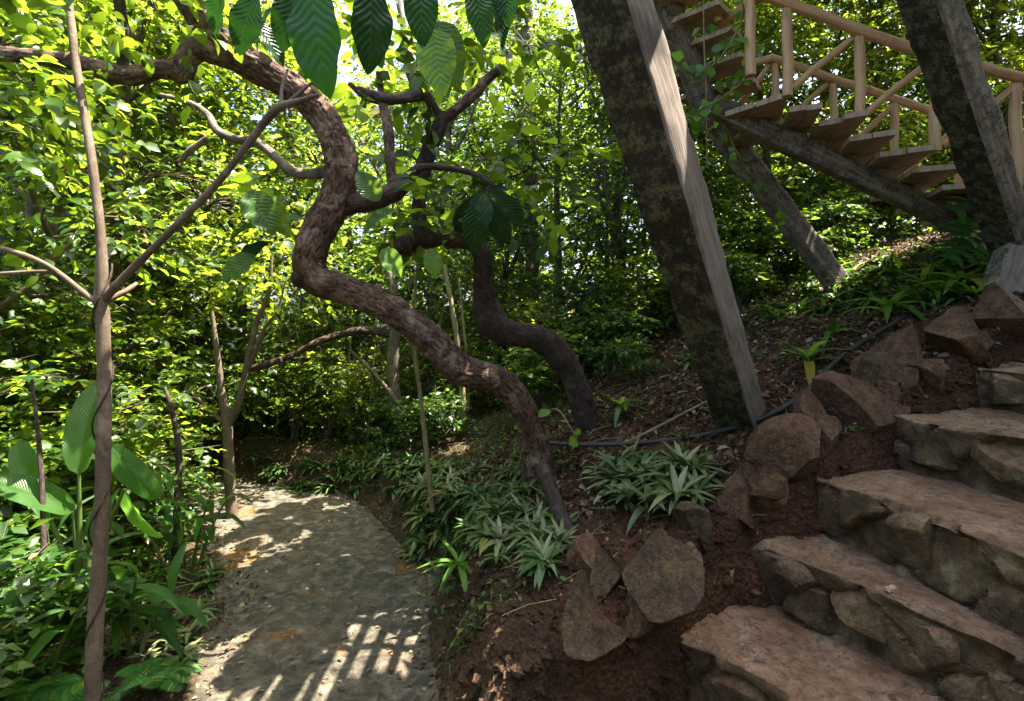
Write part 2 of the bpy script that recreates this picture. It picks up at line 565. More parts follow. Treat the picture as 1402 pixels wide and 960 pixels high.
def height(x, y, detail=True):
    x = np.asarray(x, float)
    y = np.asarray(y, float)
    p = np.stack([x, y, np.zeros_like(x)], 1)
    s, side = path_dist(x, y)
    hw = 0.74 + 0.10 * fbm(p, 1.1, 2, 5)
    hw = hw + 0.22 * np.exp(-((x + 0.6) ** 2 + (y - 4.6) ** 2) / 0.12)
    t = s - hw
    plane = 0.75 + 0.42 * x + 0.10 * (y - 4.6)
    far = 0.38 + 0.05 * np.maximum(0, y - 7)
    k = 0.12
    up = np.where(True, k * np.logaddexp(plane / k, far / k), 0)
    up = np.minimum(up, 3.4 + 0.2 * (x - 6))
    tt = (x - SA[0]) * SN[0] + (y - SA[1]) * SN[1]
    aa = (x - SA[0]) * SU[0] + (y - SA[1]) * SU[1]
    low = np.minimum(up, 0.12 + 0.50 * np.maximum(aa, -0.8) - 0.32 * np.maximum(tt, 0))
    mm = sstep(-0.10, 0.10, tt - 0.24 * (1 - sstep(-0.1, 0.5, aa)))
    up = up * (1 - mm) + low * mm
    zr = up * (0.16 + 0.84 * sstep(0.0, 0.36, t)) * sstep(-0.12, 0.04, t)
    zl = 0.05 * sstep(0, 0.2, t) - 0.10 * np.clip(t, 0, 5) - 0.02
    z = np.where(side > 0, zr, np.where(t > 0, zl, 0))
    z = np.where((side < 0) & (t <= 0), -0.02, z)
    if detail:
        am = np.where(t > 0, 1.0, 0.0)
        z = z + am * (0.05 * fbm(p, 1.3, 3, 9) + 0.05 * fbm(p, 6, 4, 3))
        cl = np.abs(fbm(p, 11, 3, 61))
        z = z + am * 0.06 * (0.25 - cl) * sstep(-1.5, 0.0, x)
        z = z + np.where((side > 0) & (t > 0) & (t < 0.5), 0.06 * fbm(p, 4.5, 3, 13), 0)
        z = z - np.where(t < -0.03, 0.05, 0)
    return z


def hz(x, y):
    return float(height(np.array([x]), np.array([y]))[0])


def grid_mesh(xs, ys, zf):
    X, Y = np.meshgrid(xs, ys)
    v = np.stack([X.ravel(), Y.ravel(), zf(X.ravel(), Y.ravel())], 1)
    nx, ny = len(xs), len(ys)
    i = np.arange(ny - 1)[:, None] * nx + np.arange(nx - 1)[None]
    i = i.ravel()
    f = np.stack([i, i + 1, i + nx + 1, i + nx], 1)
    return v, f


def spaced(lo, a, b, hi, fine, coarse_n):
    l = lo + (a - lo) * (1 - (np.linspace(1, 0, coarse_n, endpoint=False)) ** 2.2)
    h = b + (hi - b) * (np.linspace(0, 1, coarse_n + 1)[1:]) ** 2.2
    return np.concatenate([l, np.arange(a, b, fine), h])


v, f = grid_mesh(spaced(-120, -4.5, 5.5, 120, 0.028, 34), spaced(-60, 1.5, 8.5, 200, 0.028, 34), height)
# ragged clod displacement on the cut face, sideways
q = (v[:, 1] > 1.5) & (v[:, 1] < 8.5) & (abs(v[:, 0]) < 5)
n = fbm(v[q], 7, 4, 21)
v[q, 0] += 0.05 * n
v[q, 1] += 0.05 * fbm(v[q], 7, 4, 31)
v[:, 2] += 0.02 * fbm(v, 18, 3, 41)
v[q] += 0.018 * np.stack([fbm(v[q], 26, 2, 42), fbm(v[q], 26, 2, 43), fbm(v[q], 26, 2, 44)], 1)
ground = link('ground', Geo().add(v, f).mesh('ground', M['soil']))
tag(ground, 'reddish brown soil of the slope beside the path', kind='structure')


def path_z(x, y):
    p = np.stack([x, y, np.zeros_like(x)], 1)
    f1, f2, cid = voro(p * np.array([3.4, 3.4, 1]) + 0.35 * np.stack([fbm(p, 3, 2, 1), fbm(p, 3, 2, 2), 0 * x], 1), 3)
    return 0.008 + 0.018 * fbm(p, 2.2, 3, 71) + 0.016 * fbm(p, 9, 4, 72) + 0.02 * fbm(p, 4.5, 4, 74) + 0.008 * (cid - 0.5)


# the path: cross sections swept along its centre line
def catmull(pts, n):
    pts = np.asarray(pts, float)
    k = len(pts)
    if k == 2:
        t = np.linspace(0, 1, n)[:, None]
        return pts[0] * (1 - t) + pts[1] * t
    e = np.concatenate([[2 * pts[0] - pts[1]], pts, [2 * pts[-1] - pts[-2]]])
    seg = np.linalg.norm(np.diff(pts[:, :3] if pts.shape[1] > 3 else pts, axis=0), axis=1)
    cum = np.concatenate([[0], np.cumsum(seg)])
    s = np.linspace(0, cum[-1], n)
    i = np.clip(np.searchsorted(cum, s, side='right') - 1, 0, k - 2)
    t = ((s - cum[i]) / np.maximum(seg[i], 1e-9))[:, None]
    p0, p1, p2, p3 = e[i], e[i + 1], e[i + 2], e[i + 3]
    return 0.5 * ((2 * p1) + (-p0 + p2) * t + (2 * p0 - 5 * p1 + 4 * p2 - p3) * t ** 2 + (-p0 + 3 * p1 - 3 * p2 + p3) * t ** 3)


c = catmull(CP, 460)
tan = np.gradient(c, axis=0)
tan /= np.linalg.norm(tan, axis=1)[:, None]
nor = np.stack([tan[:, 1], -tan[:, 0]], 1)
w = np.linspace(-0.95, 1.12, 76)
XY = c[:, None, :] + nor[:, None, :] * w[None, :, None]
xx, yy = XY[..., 0].ravel(), XY[..., 1].ravel()
v = np.stack([xx, yy, path_z(xx, yy)], 1)
i = (np.arange(459)[:, None] * 76 + np.arange(75)[None]).ravel()
f = np.stack([i, i + 1, i + 77, i + 76], 1)
tag(link('path', Geo().add(v, f).mesh('path', M['path'])), 'wet grey rock footpath curving away to the left', kind='structure')


# ------------------------------------------------------------------ shape makers
def tube(g, pts, radii, seg=10, step=0.06, bump=0.0, bs=8.0, seed=0, mi=0, cap=True, ridge=0.0):
    pts = np.asarray(pts, float)
    radii = np.asarray(radii, float)
    if len(radii) != len(pts):
        radii = np.interp(np.linspace(0, 1, len(pts)), np.linspace(0, 1, len(radii)), radii)
    L = np.sum(np.linalg.norm(np.diff(pts, axis=0), axis=1))
    n = max(3, int(L / step) + 1)
    q = catmull(np.column_stack([pts, radii]), n)
    c, r = q[:, :3], np.maximum(q[:, 3], 0.0008)
    t = np.gradient(c, axis=0)
    t /= np.maximum(np.linalg.norm(t, axis=1), 1e-9)[:, None]
    a = np.cross(t[0], (0.3, 0.9, 0.2))
    a /= np.linalg.norm(a)
    A = np.zeros_like(c)
    for k in range(n):
        a = a - t[k] * np.dot(a, t[k])
        a /= np.linalg.norm(a)
        A[k] = a
    B = np.cross(t, A)
    th = np.linspace(0, 2 * np.pi, seg, endpoint=False)
    dirs = A[:, None] * np.cos(th)[None, :, None] + B[:, None] * np.sin(th)[None, :, None]
    rr = np.repeat(r[:, None], seg, 1)
    vv = (c[:, None] + dirs * rr[..., None]).reshape(-1, 3)
    s = np.cumsum(np.concatenate([[0], np.linalg.norm(np.diff(c, axis=0), axis=1)])) + seed
    loc = np.stack([np.cos(th)[None] * rr, np.sin(th)[None] * rr, np.repeat(s[:, None], seg, 1)], -1).reshape(-1, 3)
    if bump:
        d = bump * rr.ravel() * (fbm(vv, bs, 3, seed) * 1.0 + 0.45 * fbm(vv, bs * 3.5, 3, seed + 5))
        if ridge:
            f1, f2, cid = voro(loc * np.array([30, 30, 9.0]) + 0.7 * fbm(loc, 12, 3, seed)[:, None], seed + 9)
            d = d + ridge * (sstep(0.0, 0.22, f2 - f1) - 0.6 + 0.5 * (cid - 0.5))
        vv = vv + dirs.reshape(-1, 3) * d[:, None]
    i = (np.arange(n - 1)[:, None] * seg + np.arange(seg)[None])
    j = (np.arange(n - 1)[:, None] * seg + (np.arange(seg)[None] + 1) % seg)
    f = np.stack([i, j, j + seg, i + seg], -1).reshape(-1, 4)
    uv = np.zeros((len(vv), 2))
    g.add(vv, f, uv, mi, at=loc)
    if cap:
        for k, e in ((0, 0), (n - 1, (n - 1) * seg)):
            base = g.n
            cc = c[k] + t[k] * r[k] * (0.25 if k else -0.25)
            ring = vv[e:e + seg]
            vs = np.concatenate([ring, [cc]])
            idx = np.arange(seg)
            nx = (idx + 1) % seg
            tri = np.stack([idx, nx, np.full(seg, seg)], 1) if k else np.stack([nx, idx, np.full(seg, seg)], 1)
            g.add(vs, tri, None, mi, at=np.concatenate([loc[e:e + seg], [loc[e] * (0, 0, 1)]]))
    return g


def leaf_tmpl(nseg=3, width=0.45, fold=0.15, curl=0.25, prof='oval', side=1, wave=0.0):
    """unit-length leaf along +Y, facing +Z; side = quads across each half"""
    t = np.linspace(0, 1, nseg + 1)
    if prof == 'oval':
        wd = np.sin(np.pi * np.clip(t, 0, 1) ** 0.85) ** 0.75
    elif prof == 'obov':
        wd = np.sin(np.pi * t ** 1.25) ** 0.8
    elif prof == 'lance':
        wd = (np.sin(np.pi * np.clip(t * 0.88 + 0.12, 0, 1)) ** 0.8)
    else:
        wd = np.clip(np.sin(np.pi * np.clip(t * 0.93 + 0.03, 0, 1)), 0, 1) ** 0.45
    wd[0] = max(wd[0] * 0.4, 0.02) if prof != 'lance' else wd[0] * 0.6
    wd[-1] = 0.02
    wd = wd / wd.max() * width / 2
    cols = np.linspace(-1, 1, 2 * side + 1)
    V, UV = [], []
    for k in range(nseg + 1):
        z0 = -curl * t[k] ** 2
        y0 = t[k] * (1 - 0.25 * curl * t[k])
        for cc in cols:
            x = cc * wd[k]
            z = z0 + abs(cc) * wd[k] * fold * 2 + wave * math.sin(t[k] * 22 + abs(cc) * 3) * wd[k] * abs(cc)
            V.append((x, y0, z))
            UV.append((cc, t[k]))
    m = 2 * side + 1
    Fq = []
    for k in range(nseg):
        for cidx in range(2 * side):
            a = k * m + cidx
            Fq.append((a, a + 1, a + m + 1, a + m))
    return np.array(V), np.array(Fq), np.array(UV)


def frames(d, up=None, roll=None):
    """rotation matrices with column Y = d and column Z close to up"""
    d = d / np.linalg.norm(d, axis=1)[:, None]
    if up is None:
        up = np.tile((0, 0, 1.0), (len(d), 1))
    x = np.cross(d, up)
    nx = np.linalg.norm(x, axis=1)
    x[nx < 1e-3] = (1, 0, 0)
    x /= np.linalg.norm(x, axis=1)[:, None]
    z = np.cross(x, d)
    if roll is not None:
        c, s = np.cos(roll)[:, None], np.sin(roll)[:, None]
        x, z = x * c + z * s, z * c - x * s
    return np.stack([x, d, z], -1)


def place_leaves(g, tm, pos, d, size, up=None, roll=None, mi=0):
    V, Fq, UV = tm
    n = len(pos)
    Rm = frames(d, up, roll)
    vv = np.einsum('nij,kj->nki', Rm, V) * np.asarray(size).reshape(-1, 1, 1) + pos[:, None]
    ff = Fq[None] + (np.arange(n) * len(V))[:, None, None]
    g.add(vv.reshape(-1, 3), ff.reshape(-1, Fq.shape[1]), np.tile(UV, (n, 1)), mi)


def rand_dir(n, zbias=0.0, r=rng):
    d = r.normal(size=(n, 3))
    d[:, 2] = d[:, 2] * 0.7 + zbias
    return d / np.linalg.norm(d, axis=1)[:, None]


def sprays(g, centres, radii, n_sprays, per, leaf, tm, twl=0.35, droop=0.25, r=rng, squash=0.8, twigs=None, jit=0.5):
    """leafy twigs spread through the volume of several clumps"""
    centres = np.asarray(centres, float)
    radii = np.asarray(radii, float)
    w = radii ** 2.2
    idx = r.choice(len(centres), n_sprays, p=w / w.sum())
    u = rand_dir(n_sprays, 0.15, r)
    rad = radii[idx] * (0.25 + 0.75 * r.random(n_sprays) ** 0.45)
    o = centres[idx] + u * rad[:, None] * np.array([1, 1, squash])
    td = u + 0.7 * rand_dir(n_sprays, 0, r)
    td[:, 2] = td[:, 2] * 0.6 - droop * 0.3
    td /= np.linalg.norm(td, axis=1)[:, None]
    o = np.repeat(o, per, 0)
    tdr = np.repeat(td, per, 0)
    k = np.tile(np.arange(per), n_sprays)
    sgn = np.where(k % 2 == 0, 1.0, -1.0)
    tl = twl * (0.6 + 0.8 * np.repeat(r.random(n_sprays), per))
    sidev = np.cross(tdr, (0, 0, 1.0))
    sidev /= np.maximum(np.linalg.norm(sidev, axis=1), 1e-6)[:, None]
    pos = o + tdr * (tl * (k / per))[:, None] + np.array([0, 0, -1.0]) * (droop * tl * (k / per) ** 2)[:, None]
    d = tdr * 0.75 + sidev * sgn[:, None] * 0.9 + jit * r.normal(size=(len(o), 3)) * 0.5
    d[:, 2] -= droop * 0.5
    sz = leaf * (0.35 + 0.95 * r.random(len(o)))
    place_leaves(g, tm, pos, d, sz, roll=r.normal(size=len(o)) * 0.5)
    if twigs is not None:
        for j in range(0, n_sprays, twigs[0]):
            a = o[j * per]
            b = a + td[j] * twl
            tube(twigs[1], [centres[idx[j]], (centres[idx[j]] + a) / 2 + r.normal(size=3) * 0.06, a, b], [0.012, 0.008, 0.004, 0.002], 4, 0.2, cap=False)


LEAF_S = leaf_tmpl(2, 0.55, 0.12, 0.15)
LEAF_M = leaf_tmpl(4, 0.58, 0.12, 0.3)
LEAF_L = leaf_tmpl(3, 0.30, 0.15, 0.3)
LEAF_O = leaf_tmpl(4, 0.62, 0.10, 0.25, 'obov')

# ------------------------------------------------------------------ stone steps
def box_surface(nx, ny, nz):
    """vertices of a unit box surface grid, merged, with quads"""
    key, V, Fq = {}, [], []

    def vid(a, b, c):
        k = (a, b, c)
        if k not in key:
            key[k] = len(V)
            V.append((a / nx, b / ny, c / nz))
        return key[k]
    for a in range(nx):
        for b in range(ny):
            Fq.append((vid(a, b, nz), vid(a + 1, b, nz), vid(a + 1, b + 1, nz), vid(a, b + 1, nz)))
            Fq.append((vid(a, b, 0), vid(a, b + 1, 0), vid(a + 1, b + 1, 0), vid(a + 1, b, 0)))
    for a in range(nx):
        for c in range(nz):
            Fq.append((vid(a, 0, c), vid(a + 1, 0, c), vid(a + 1, 0, c + 1), vid(a, 0, c + 1)))
            Fq.append((vid(a, ny, c), vid(a, ny, c + 1), vid(a + 1, ny, c + 1), vid(a + 1, ny, c)))
    for b in range(ny):
        for c in range(nz):
            Fq.append((vid(0, b, c), vid(0, b, c + 1), vid(0, b + 1, c + 1), vid(0, b + 1, c)))
            Fq.append((vid(nx, b, c), vid(nx, b + 1, c), vid(nx, b + 1, c + 1), vid(nx, b, c + 1)))
    return np.array(V), np.array(Fq)


def rock_geo(seed, sub=4, rough=0.05, planes=15, lo=0.62, hi=0.95):
    bm = bmesh.new()
    bmesh.ops.create_icosphere(bm, subdivisions=sub, radius=1)
    V = np.array([x.co[:] for x in bm.verts])
    Fq = np.array([[x.index for x in fc.verts] for fc in bm.faces])
    bm.free()
    r = np.random.default_rng(seed)
    for _ in range(planes):
        n = r.normal(size=3)
        n /= np.linalg.norm(n)
        d = r.uniform(lo, hi)
        ex = np.maximum(0, V @ n - d)
        V = V - ex[:, None] * n
    u = V / np.linalg.norm(V, axis=1)[:, None]
    V = V + u * (rough * fbm(V + seed * 3.1, 2.2, 3, seed) + rough * 0.5 * fbm(V + seed, 7, 3, seed + 2))[:, None]
    return V, Fq


BV, BF = box_surface(190, 44, 36)
steps = [  # left end x, y, tread z, direction of the edge, label
    ((0.75, 2.86), 0.63, (0.65, -0.76), 'lowest stone step at the bottom of the picture with a flat grey-brown tread'),
    ((1.39, 3.14), 0.97, (0.475, -0.88), 'long stone step with pale angular riser stones and a small chip on its tread'),
    ((1.86, 3.24), 1.31, (0.22, -0.975), 'stone step with a pale pointed triangular stone in its riser'),
    ((2.45, 3.47), 1.65, (0.30, -0.95), 'stone step with ochre stained edge beside the leaning flat boulder'),
    ((3.17, 3.62), 1.94, (0.32, -0.95), 'topmost stone step at the right edge, square block below the upper rocks'),
]
STEP = []
for si, (Lp, tz, e, lab) in enumerate(steps):
    e = np.array(e) / np.hypot(*e)
    b = np.array((-e[1], e[0]))
    Ln, Dp, Ht = 2.7, 0.95, 0.66
    org = np.array((Lp[0], Lp[1], tz - Ht))
    ex, bx = np.array((e[0], e[1], 0)), np.array((b[0], b[1], 0))
    V = BV.copy()
    # uneven front line of the tread
    s = V[:, 0] * Ln
    front = 0.05 * fbm(np.stack([s * 1.0, s * 0 + si * 7.0, s * 0], 1), 1.6, 3, 81 + si)
    dep = V[:, 1] * Dp + front * (1 - V[:, 1])
    hh = V[:, 2] * Ht
    W = org + ex * s[:, None] + bx * dep[:, None] + np.array([0, 0, 1.0]) * hh[:, None]
    nn = np.zeros_like(W)
    nn += np.where(V[:, 1:2] == 0, -bx, 0)
    nn += np.where(V[:, 0:1] == 0, -ex, 0)
    top = V[:, 2] == 1
    nn += np.where(top[:, None], (0, 0, 1.0), 0)
    wob = np.stack([fbm(W, 3, 3, 5), 0 * s, fbm(W, 3, 3, 6)], 1)
    f1, f2, cid = voro(np.stack([s * 3.1, dep * 0 + si * 3 + 0.5, hh * 3.4 + 0.2], 1) * (1, 1, 1) + 0.35 * wob, si)
    cv = voro.vec
    tl = np.stack([np.sin(cid * 91.0), np.cos(cid * 57.0)], 1)
    isf = (V[:, 1] == 0) & ~top
    ise = (V[:, 0] == 0) & ~top
    edge = sstep(0.0, 0.13, f2 - f1)
    dsp = np.where(isf, (0.055 * (cid - 0.5) + 0.06 * (tl[:, 0] * cv[:, 0] + tl[:, 1] * cv[:, 2])) * edge - 0.05 * (1 - edge) - 0.005, 0)
    t1, t2, tid = voro(np.stack([s * 1.5, dep * 1.9 + si * 5, s * 0 + 0.5], 1) + 0.35 * np.stack([fbm(W, 2.5, 2, 8), fbm(W, 2.5, 2, 9), 0 * s], 1), si + 40)
    tv = voro.vec
    dsp = np.where(top, 0.02 * (tid - 0.5) + 0.02 * np.sin(tid * 77) * tv[:, 1] - 0.014 * (1 - sstep(0, 0.05, t2 - t1)) + 0.018 * fbm(W, 2.5, 4, 12), dsp)
    dsp = dsp + 0.013 * fbm(W, 5, 4, 15 + si) + 0.008 * np.abs(fbm(W, 14, 4, 17)) + 0.004 * fbm(W, 40, 2, 18)
    W = W + nn * dsp[:, None]
    rd = ((V[:, 1] < 0.03) & (V[:, 2] > 0.93))
    W[rd, 2] -= 0.012
    th = thing('stone_step', lab, 'step', (Lp[0], Lp[1], tz))
    W = W - np.array((Lp[0], Lp[1], tz))
    link('tread', Geo().add(W, BF).mesh('step_block', M['step']), th)
    STEP.append((th, np.array((Lp[0], Lp[1], tz)), ex, bx))


def riser_stone(si, s, drop, w, h, dpt, seed, mat='riser', out=0.02, rot=0.0):
    th, L0, ex, bx = STEP[si]
    V, Fq = rock_geo(seed, 5, 0.04, 10, 0.35, 0.75)
    V = V / (V.max(0) - V.min(0)) * 2
    ca, sa = math.cos(rot), math.sin(rot)
    a, c = V[:, 0] * w / 2, V[:, 2] * h / 2
    a, c = a * ca - c * sa, a * sa + c * ca
    W = ex * (s + a)[:, None] + bx * (V[:, 1] * dpt / 2 + dpt / 2 + 0.01 - out)[:, None] + np.array((0, 0, 1.0)) * (c - drop)[:, None]
    link('riser_stone', Geo().add(W, Fq).mesh('riser_stone', M[mat], smooth=False), th)


rs = [(2, 0.62, 0.21, 0.34, 0.30, 0.16, 5, 0.05, 0.6), (1, 0.30, 0.17, 0.26, 0.26, 0.16, 8, 0.04, 0.35), (1, 0.62, 0.18, 0.25, 0.28, 0.16, 9, 0.045, 0.25),
      (1, 0.93, 0.18, 0.26, 0.27, 0.16, 10, 0.045, 0.1), (3, 0.26, 0.17, 0.36, 0.24, 0.16, 15, 0.04, 0.0), (3, 0.72, 0.17, 0.38, 0.26, 0.16, 14, 0.04, 0.1), (4, 0.2, 0.15, 0.3, 0.24, 0.16, 16, 0.04, 0)]
for (si, s, dr, w_, h_, dp_, sd_, out_, rot_) in rs:
    riser_stone(si, s, dr, w_, h_, dp_, sd_, out=out_, rot=rot_)
# small pale chip of wood lying on the second tread
g = Geo()
V, Fq = box_surface(4, 3, 1)
V = (V - 0.5) * (0.05, 0.028, 0.012)
V = V + 0.003 * np.random.default_rng(3).normal(size=V.shape)
g.add(V, Fq)
o = link('wood_chip', g.mesh('wood_chip', M['chip'], False), None, tuple(P(1303, 881, 1.93)))
o.location = (1.80, 2.50, 0.995)
o.rotation_euler.z = 0.3
tag(o, 'small pale chip of wood lying on the long stone step', 'wood chip')

# ------------------------------------------------------------------ border rocks
def ground_hit(px, py):
    """first point of the terrain seen through a photo pixel"""
    ds = np.linspace(1.8, 14, 500)
    X = (px - CX) * ds / F
    Z = EYE - (py - HY) * ds / F
    h = height(X, ds)
    m = np.nonzero(Z < h)[0]
    k = m[0] if len(m) else len(ds) - 1
    return X[k], ds[k]


rocks = [  # px, py centre, d, width px, height px, label, mat
    (797, 826, 2.75, 82, 88, 'mossy pointed pyramid-shaped rock at the lower end of the rock border', 'rock_moss'),
    (903, 772, 2.80, 108, 92, 'large mossy-edged brown rock below the grey-green leaf clump', 'rock_moss'),
    (797, 766, 3.15, 44, 56, 'small reddish upright rock behind the pointed pyramid-shaped rock', 'rock'),
    (955, 716, 3.1, 42, 50, 'small dark rock tucked between the leaf clump and the red soil', 'rock_moss'),
    (1032, 655, 3.3, 62, 46, 'small slanting oval rock leaning on top of a darker one', 'rock'),
    (1010, 684, 3.2, 54, 50, 'small dark angular rock under the slanting oval rock', 'rock'),
    (1086, 626, 3.45, 80, 66, 'rounded brown rock at the corner of the third stone step', 'rock'),
    (1114, 574, 3.65, 64, 62, 'pointed brown rock beside the hose, below the flat slanted boulder', 'rock'),
    (1160, 546, 3.85, 100, 66, 'flat slanted boulder with a smooth brown face by the ochre step', 'rock'),
    (1192, 512, 4.0, 58, 70, 'upright rock with bright green moss on its left side', 'rock_moss'),
    (1238, 487, 4.1, 80, 84, 'tall rounded dark rock right of the green-mossed rock', 'rock'),
    (1306, 450, 4.2, 98, 64, 'broad low rock between the tall rounded rock and the flat-topped one', 'rock'),
    (868, 832, 2.72, 44, 40, 'small dark rock wedged at the foot of the large mossy-edged rock', 'rock'),
    (838, 790, 2.95, 46, 40, 'small brown rock between the pyramid-shaped rock and the large mossy-edged one', 'rock_moss'),
    (934, 760, 2.95, 40, 36, 'small rock at the right end of the large mossy-edged rock', 'rock'),
    (1056, 664, 3.3, 40, 38, 'small brown rock below the rounded rock at the step corner', 'rock'),
    (1138, 592, 3.6, 40, 36, 'small rock filling the gap below the flat slanted boulder', 'rock'),
    (1214, 536, 3.95, 44, 36, 'small rock below the upright green-mossed rock', 'rock'),
    (1272, 510, 4.05, 44, 36, 'small rock below the tall rounded dark rock', 'rock'),
    (1346, 466, 4.15, 44, 34, 'small rock in the soil below the broad low rock', 'rock'),
    (1376, 432, 4.25, 66, 58, 'flat-topped rock at the foot of the right-edge timber', 'rock'),
]
for k, (px, py, d, w_, h_, lab, mt) in enumerate(rocks):
    r = np.random.default_rng(100 + k)
    gd = ground_hit(px, py + h_ * 0.36)[1]
    d = min(max(gd, d * 0.82), d * 1.25)
    V, Fq = rock_geo(60 + k, 5, 0.045, 9, 0.28, 0.66)
    ext = V.max(0) - V.min(0)
    W_, H_ = w_ * d / F * 1.12, h_ * d / F * 1.38
    V = V / ext * (W_, (W_ + H_) / 2 * 0.95, H_)
    if k == 0:
        V, Fq = rock_geo(337, 5, 0.06, 10, 0.42, 0.75)
        V = V / (V.max(0) - V.min(0)) * 2
        V[:, :2] *= np.clip(0.56 - 0.46 * V[:, 2:3], 0.08, 1.2) / np.maximum(np.sqrt(np.clip(1 - V[:, 2:3] ** 2, 0, 1)), 0.45)
        V = V / (V.max(0) - V.min(0)) * (W_, W_, H_)
    if k == 1:
        V[:, :2] *= np.clip(0.9 - 0.5 * V[:, 2:3] / H_, 0.5, 1.2)
        V[:, 0] += 0.25 * V[:, 2]
    if k in (4, 8):
        a = -0.45
        V = V @ np.array([[math.cos(a), 0, math.sin(a)], [0, 1, 0], [-math.sin(a), 0, math.cos(a)]]).T
    V = V + 0.01 * fbm(V, 16, 3, k)[:, None] * V / np.linalg.norm(V, axis=1)[:, None]
    if k < 2:
        V = V * ((0.95, 0.95, 0.72) if k == 0 else (0.92, 0.92, 0.85))
        d *= (0.95, 0.97)[k]
    c0 = P(px, py + 3, d + W_ * 0.06)
    o = link('border_rock', Geo().add(V, Fq).mesh('border_rock', M[mt], False), None, tuple(c0))
    tag(o, lab, 'rock', 'rocks bordering the stone steps')


# ------------------------------------------------------------------ timber
def beam(g, p0, p1, w1, w2, n1, mats4=(0, 0, 0, 0), seg=60, rough=0.006, seed=0, taper=1.0):
    """square timber from p0 to p1; n1 = horizontal normal of the first face. w1 = width of the face with normal n1."""
    p0, p1 = np.asarray(p0, float), np.asarray(p1, float)
    ax = p1 - p0
    L = np.linalg.norm(ax)
    ax = ax / L
    n1 = np.asarray(n1, float)
    n1 = n1 - ax * np.dot(n1, ax)
    n1 /= np.linalg.norm(n1)
    n2 = np.cross(ax, n1)
    m = 8
    per = []
    fm = []
    crn = [(-1, 1), (1, 1), (1, -1), (-1, -1)]          # (n2, n1)
    for s in range(4):
        a, b = np.array(crn[s]), np.array(crn[(s + 1) % 4])
        for k in range(m):
            t = k / m
            per.append(a * (1 - t) + b * t)
            fm.append(mats4[s])
    per = np.array(per, float)
    # soften the corners
    per *= (1 - 0.06 * (np.abs(per).min(1) > 0.85))[:, None]
    S = np.linspace(0, 1, seg)
    sc = (1 - (1 - taper) * S)[:, None, None]
    q = per[None] * (w1 / 2, w2 / 2) * sc
    V = p0 + ax * (S * L)[:, None, None] + q[..., :1] * n2 + q[..., 1:] * n1
    V = V.reshape(-1, 3)
    out = (per[None, :, :1] * n2 + per[None, :, 1:] * n1) + np.zeros((seg, 1, 1))
    V = V + out.reshape(-1, 3) * (rough * fbm(V, 5, 4, seed) * 2)[:, None]
    k = len(per)
    i = np.arange(seg - 1)[:, None] * k + np.arange(k)[None]
    j = np.arange(seg - 1)[:, None] * k + (np.arange(k)[None] + 1) % k
    Fq = np.stack([i, j, j + k, i + k], -1).reshape(-1, 4)
    g.add(V, Fq, None, np.tile(fm, seg - 1))
    for e, sg in ((0, -1), ((seg - 1) * k, 1)):
        vs = np.concatenate([V[e:e + k], [V[e:e + k].mean(0)]])
        a = np.arange(k)
        b = (a + 1) % k
        g.add(vs, np.stack([a, b, np.full(k, k)] if sg > 0 else [b, a, np.full(k, k)], 1), None, mats4[0])
    return g


def local_obj(name, g_fn, p0, mats, label=None, cat=None, group=None, axis_to=None):
    """timber whose Z axis runs along its length, so its grain does too"""
    p0 = np.asarray(p0, float)
    p1 = np.asarray(axis_to, float)
    ax = Vector(p1 - p0)
    rot = ax.to_track_quat('Z', 'Y')
    return p0, p1, ax.length, rot


def timber(name, p0, p1, w1, w2, n1, mats, mats4=(0, 0, 0, 0), parent=None, label=None, cat=None, group=None, seg=60, rough=0.006, seed=0, round_=False, r0=None, r1=None):
    p0, p1 = np.asarray(p0, float), np.asarray(p1, float)
    ax = Vector(p1 - p0)
    q = ax.to_track_quat('Z', 'Y')
    qi = q.inverted()
    g = Geo()
    L = ax.length
    if round_:
        r = np.random.default_rng(seed)
        mid = [(r.normal() * 0.006, r.normal() * 0.006, L * t) for t in (0.33, 0.66)]
        tube(g, [(0, 0, 0), mid[0], mid[1], (0, 0, L)], [r0, (r0 * 2 + r1) / 3, (r0 + r1 * 2) / 3, r1], 12, max(0.05, L / 30), 0.10, 6, seed)
    else:
        ln = qi @ Vector(n1)
        beam(g, (0, 0, 0), (0, 0, L), w1, w2, ln, mats4, seg, rough, seed)
    o = link(name, g.mesh(name, mats), parent, tuple(p0))
    if parent is not None:
        o.location = Vector(p0) - parent.location
    o.rotation_mode = 'QUATERNION'
    o.rotation_quaternion = q
    if label:
        tag(o, label, cat, group)
    return o


def ext(p0, p1, a, b):
    d = p1 - p0
    return p0 - d * a, p1 + d * b


# the four leaning square timbers
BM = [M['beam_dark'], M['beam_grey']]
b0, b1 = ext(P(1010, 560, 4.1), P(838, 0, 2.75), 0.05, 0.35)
timber('support_post', b0, b1, 0.31, 0.34, (-0.66, -0.75, 0), BM, (0, 1, 0, 0), label='large leaning square timber in the centre right, mossy and coloured in shade on its left face', cat='timber post', group='leaning square timbers carrying the wooden stairs', seg=120, rough=0.008, seed=2)
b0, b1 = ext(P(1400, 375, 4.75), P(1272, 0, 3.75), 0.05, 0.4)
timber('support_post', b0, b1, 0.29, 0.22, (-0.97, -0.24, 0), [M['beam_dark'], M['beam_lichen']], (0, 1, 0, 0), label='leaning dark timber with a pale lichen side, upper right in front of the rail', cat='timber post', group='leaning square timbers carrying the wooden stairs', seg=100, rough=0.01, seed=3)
b0, b1 = ext(P(1165, 412, 6.6), P(985, 175, 6.3), 0.02, 0.02)
timber('support_post', b0, b1, 0.27, 0.2, (0.1, -1, 0.2), [M['beam_lichen']], (0, 0, 0, 0), label='grey lichen-covered timber slanting under the wooden stairs into the leafy slope', cat='timber post', group='leaning square timbers carrying the wooden stairs', rough=0.01, seed=4)
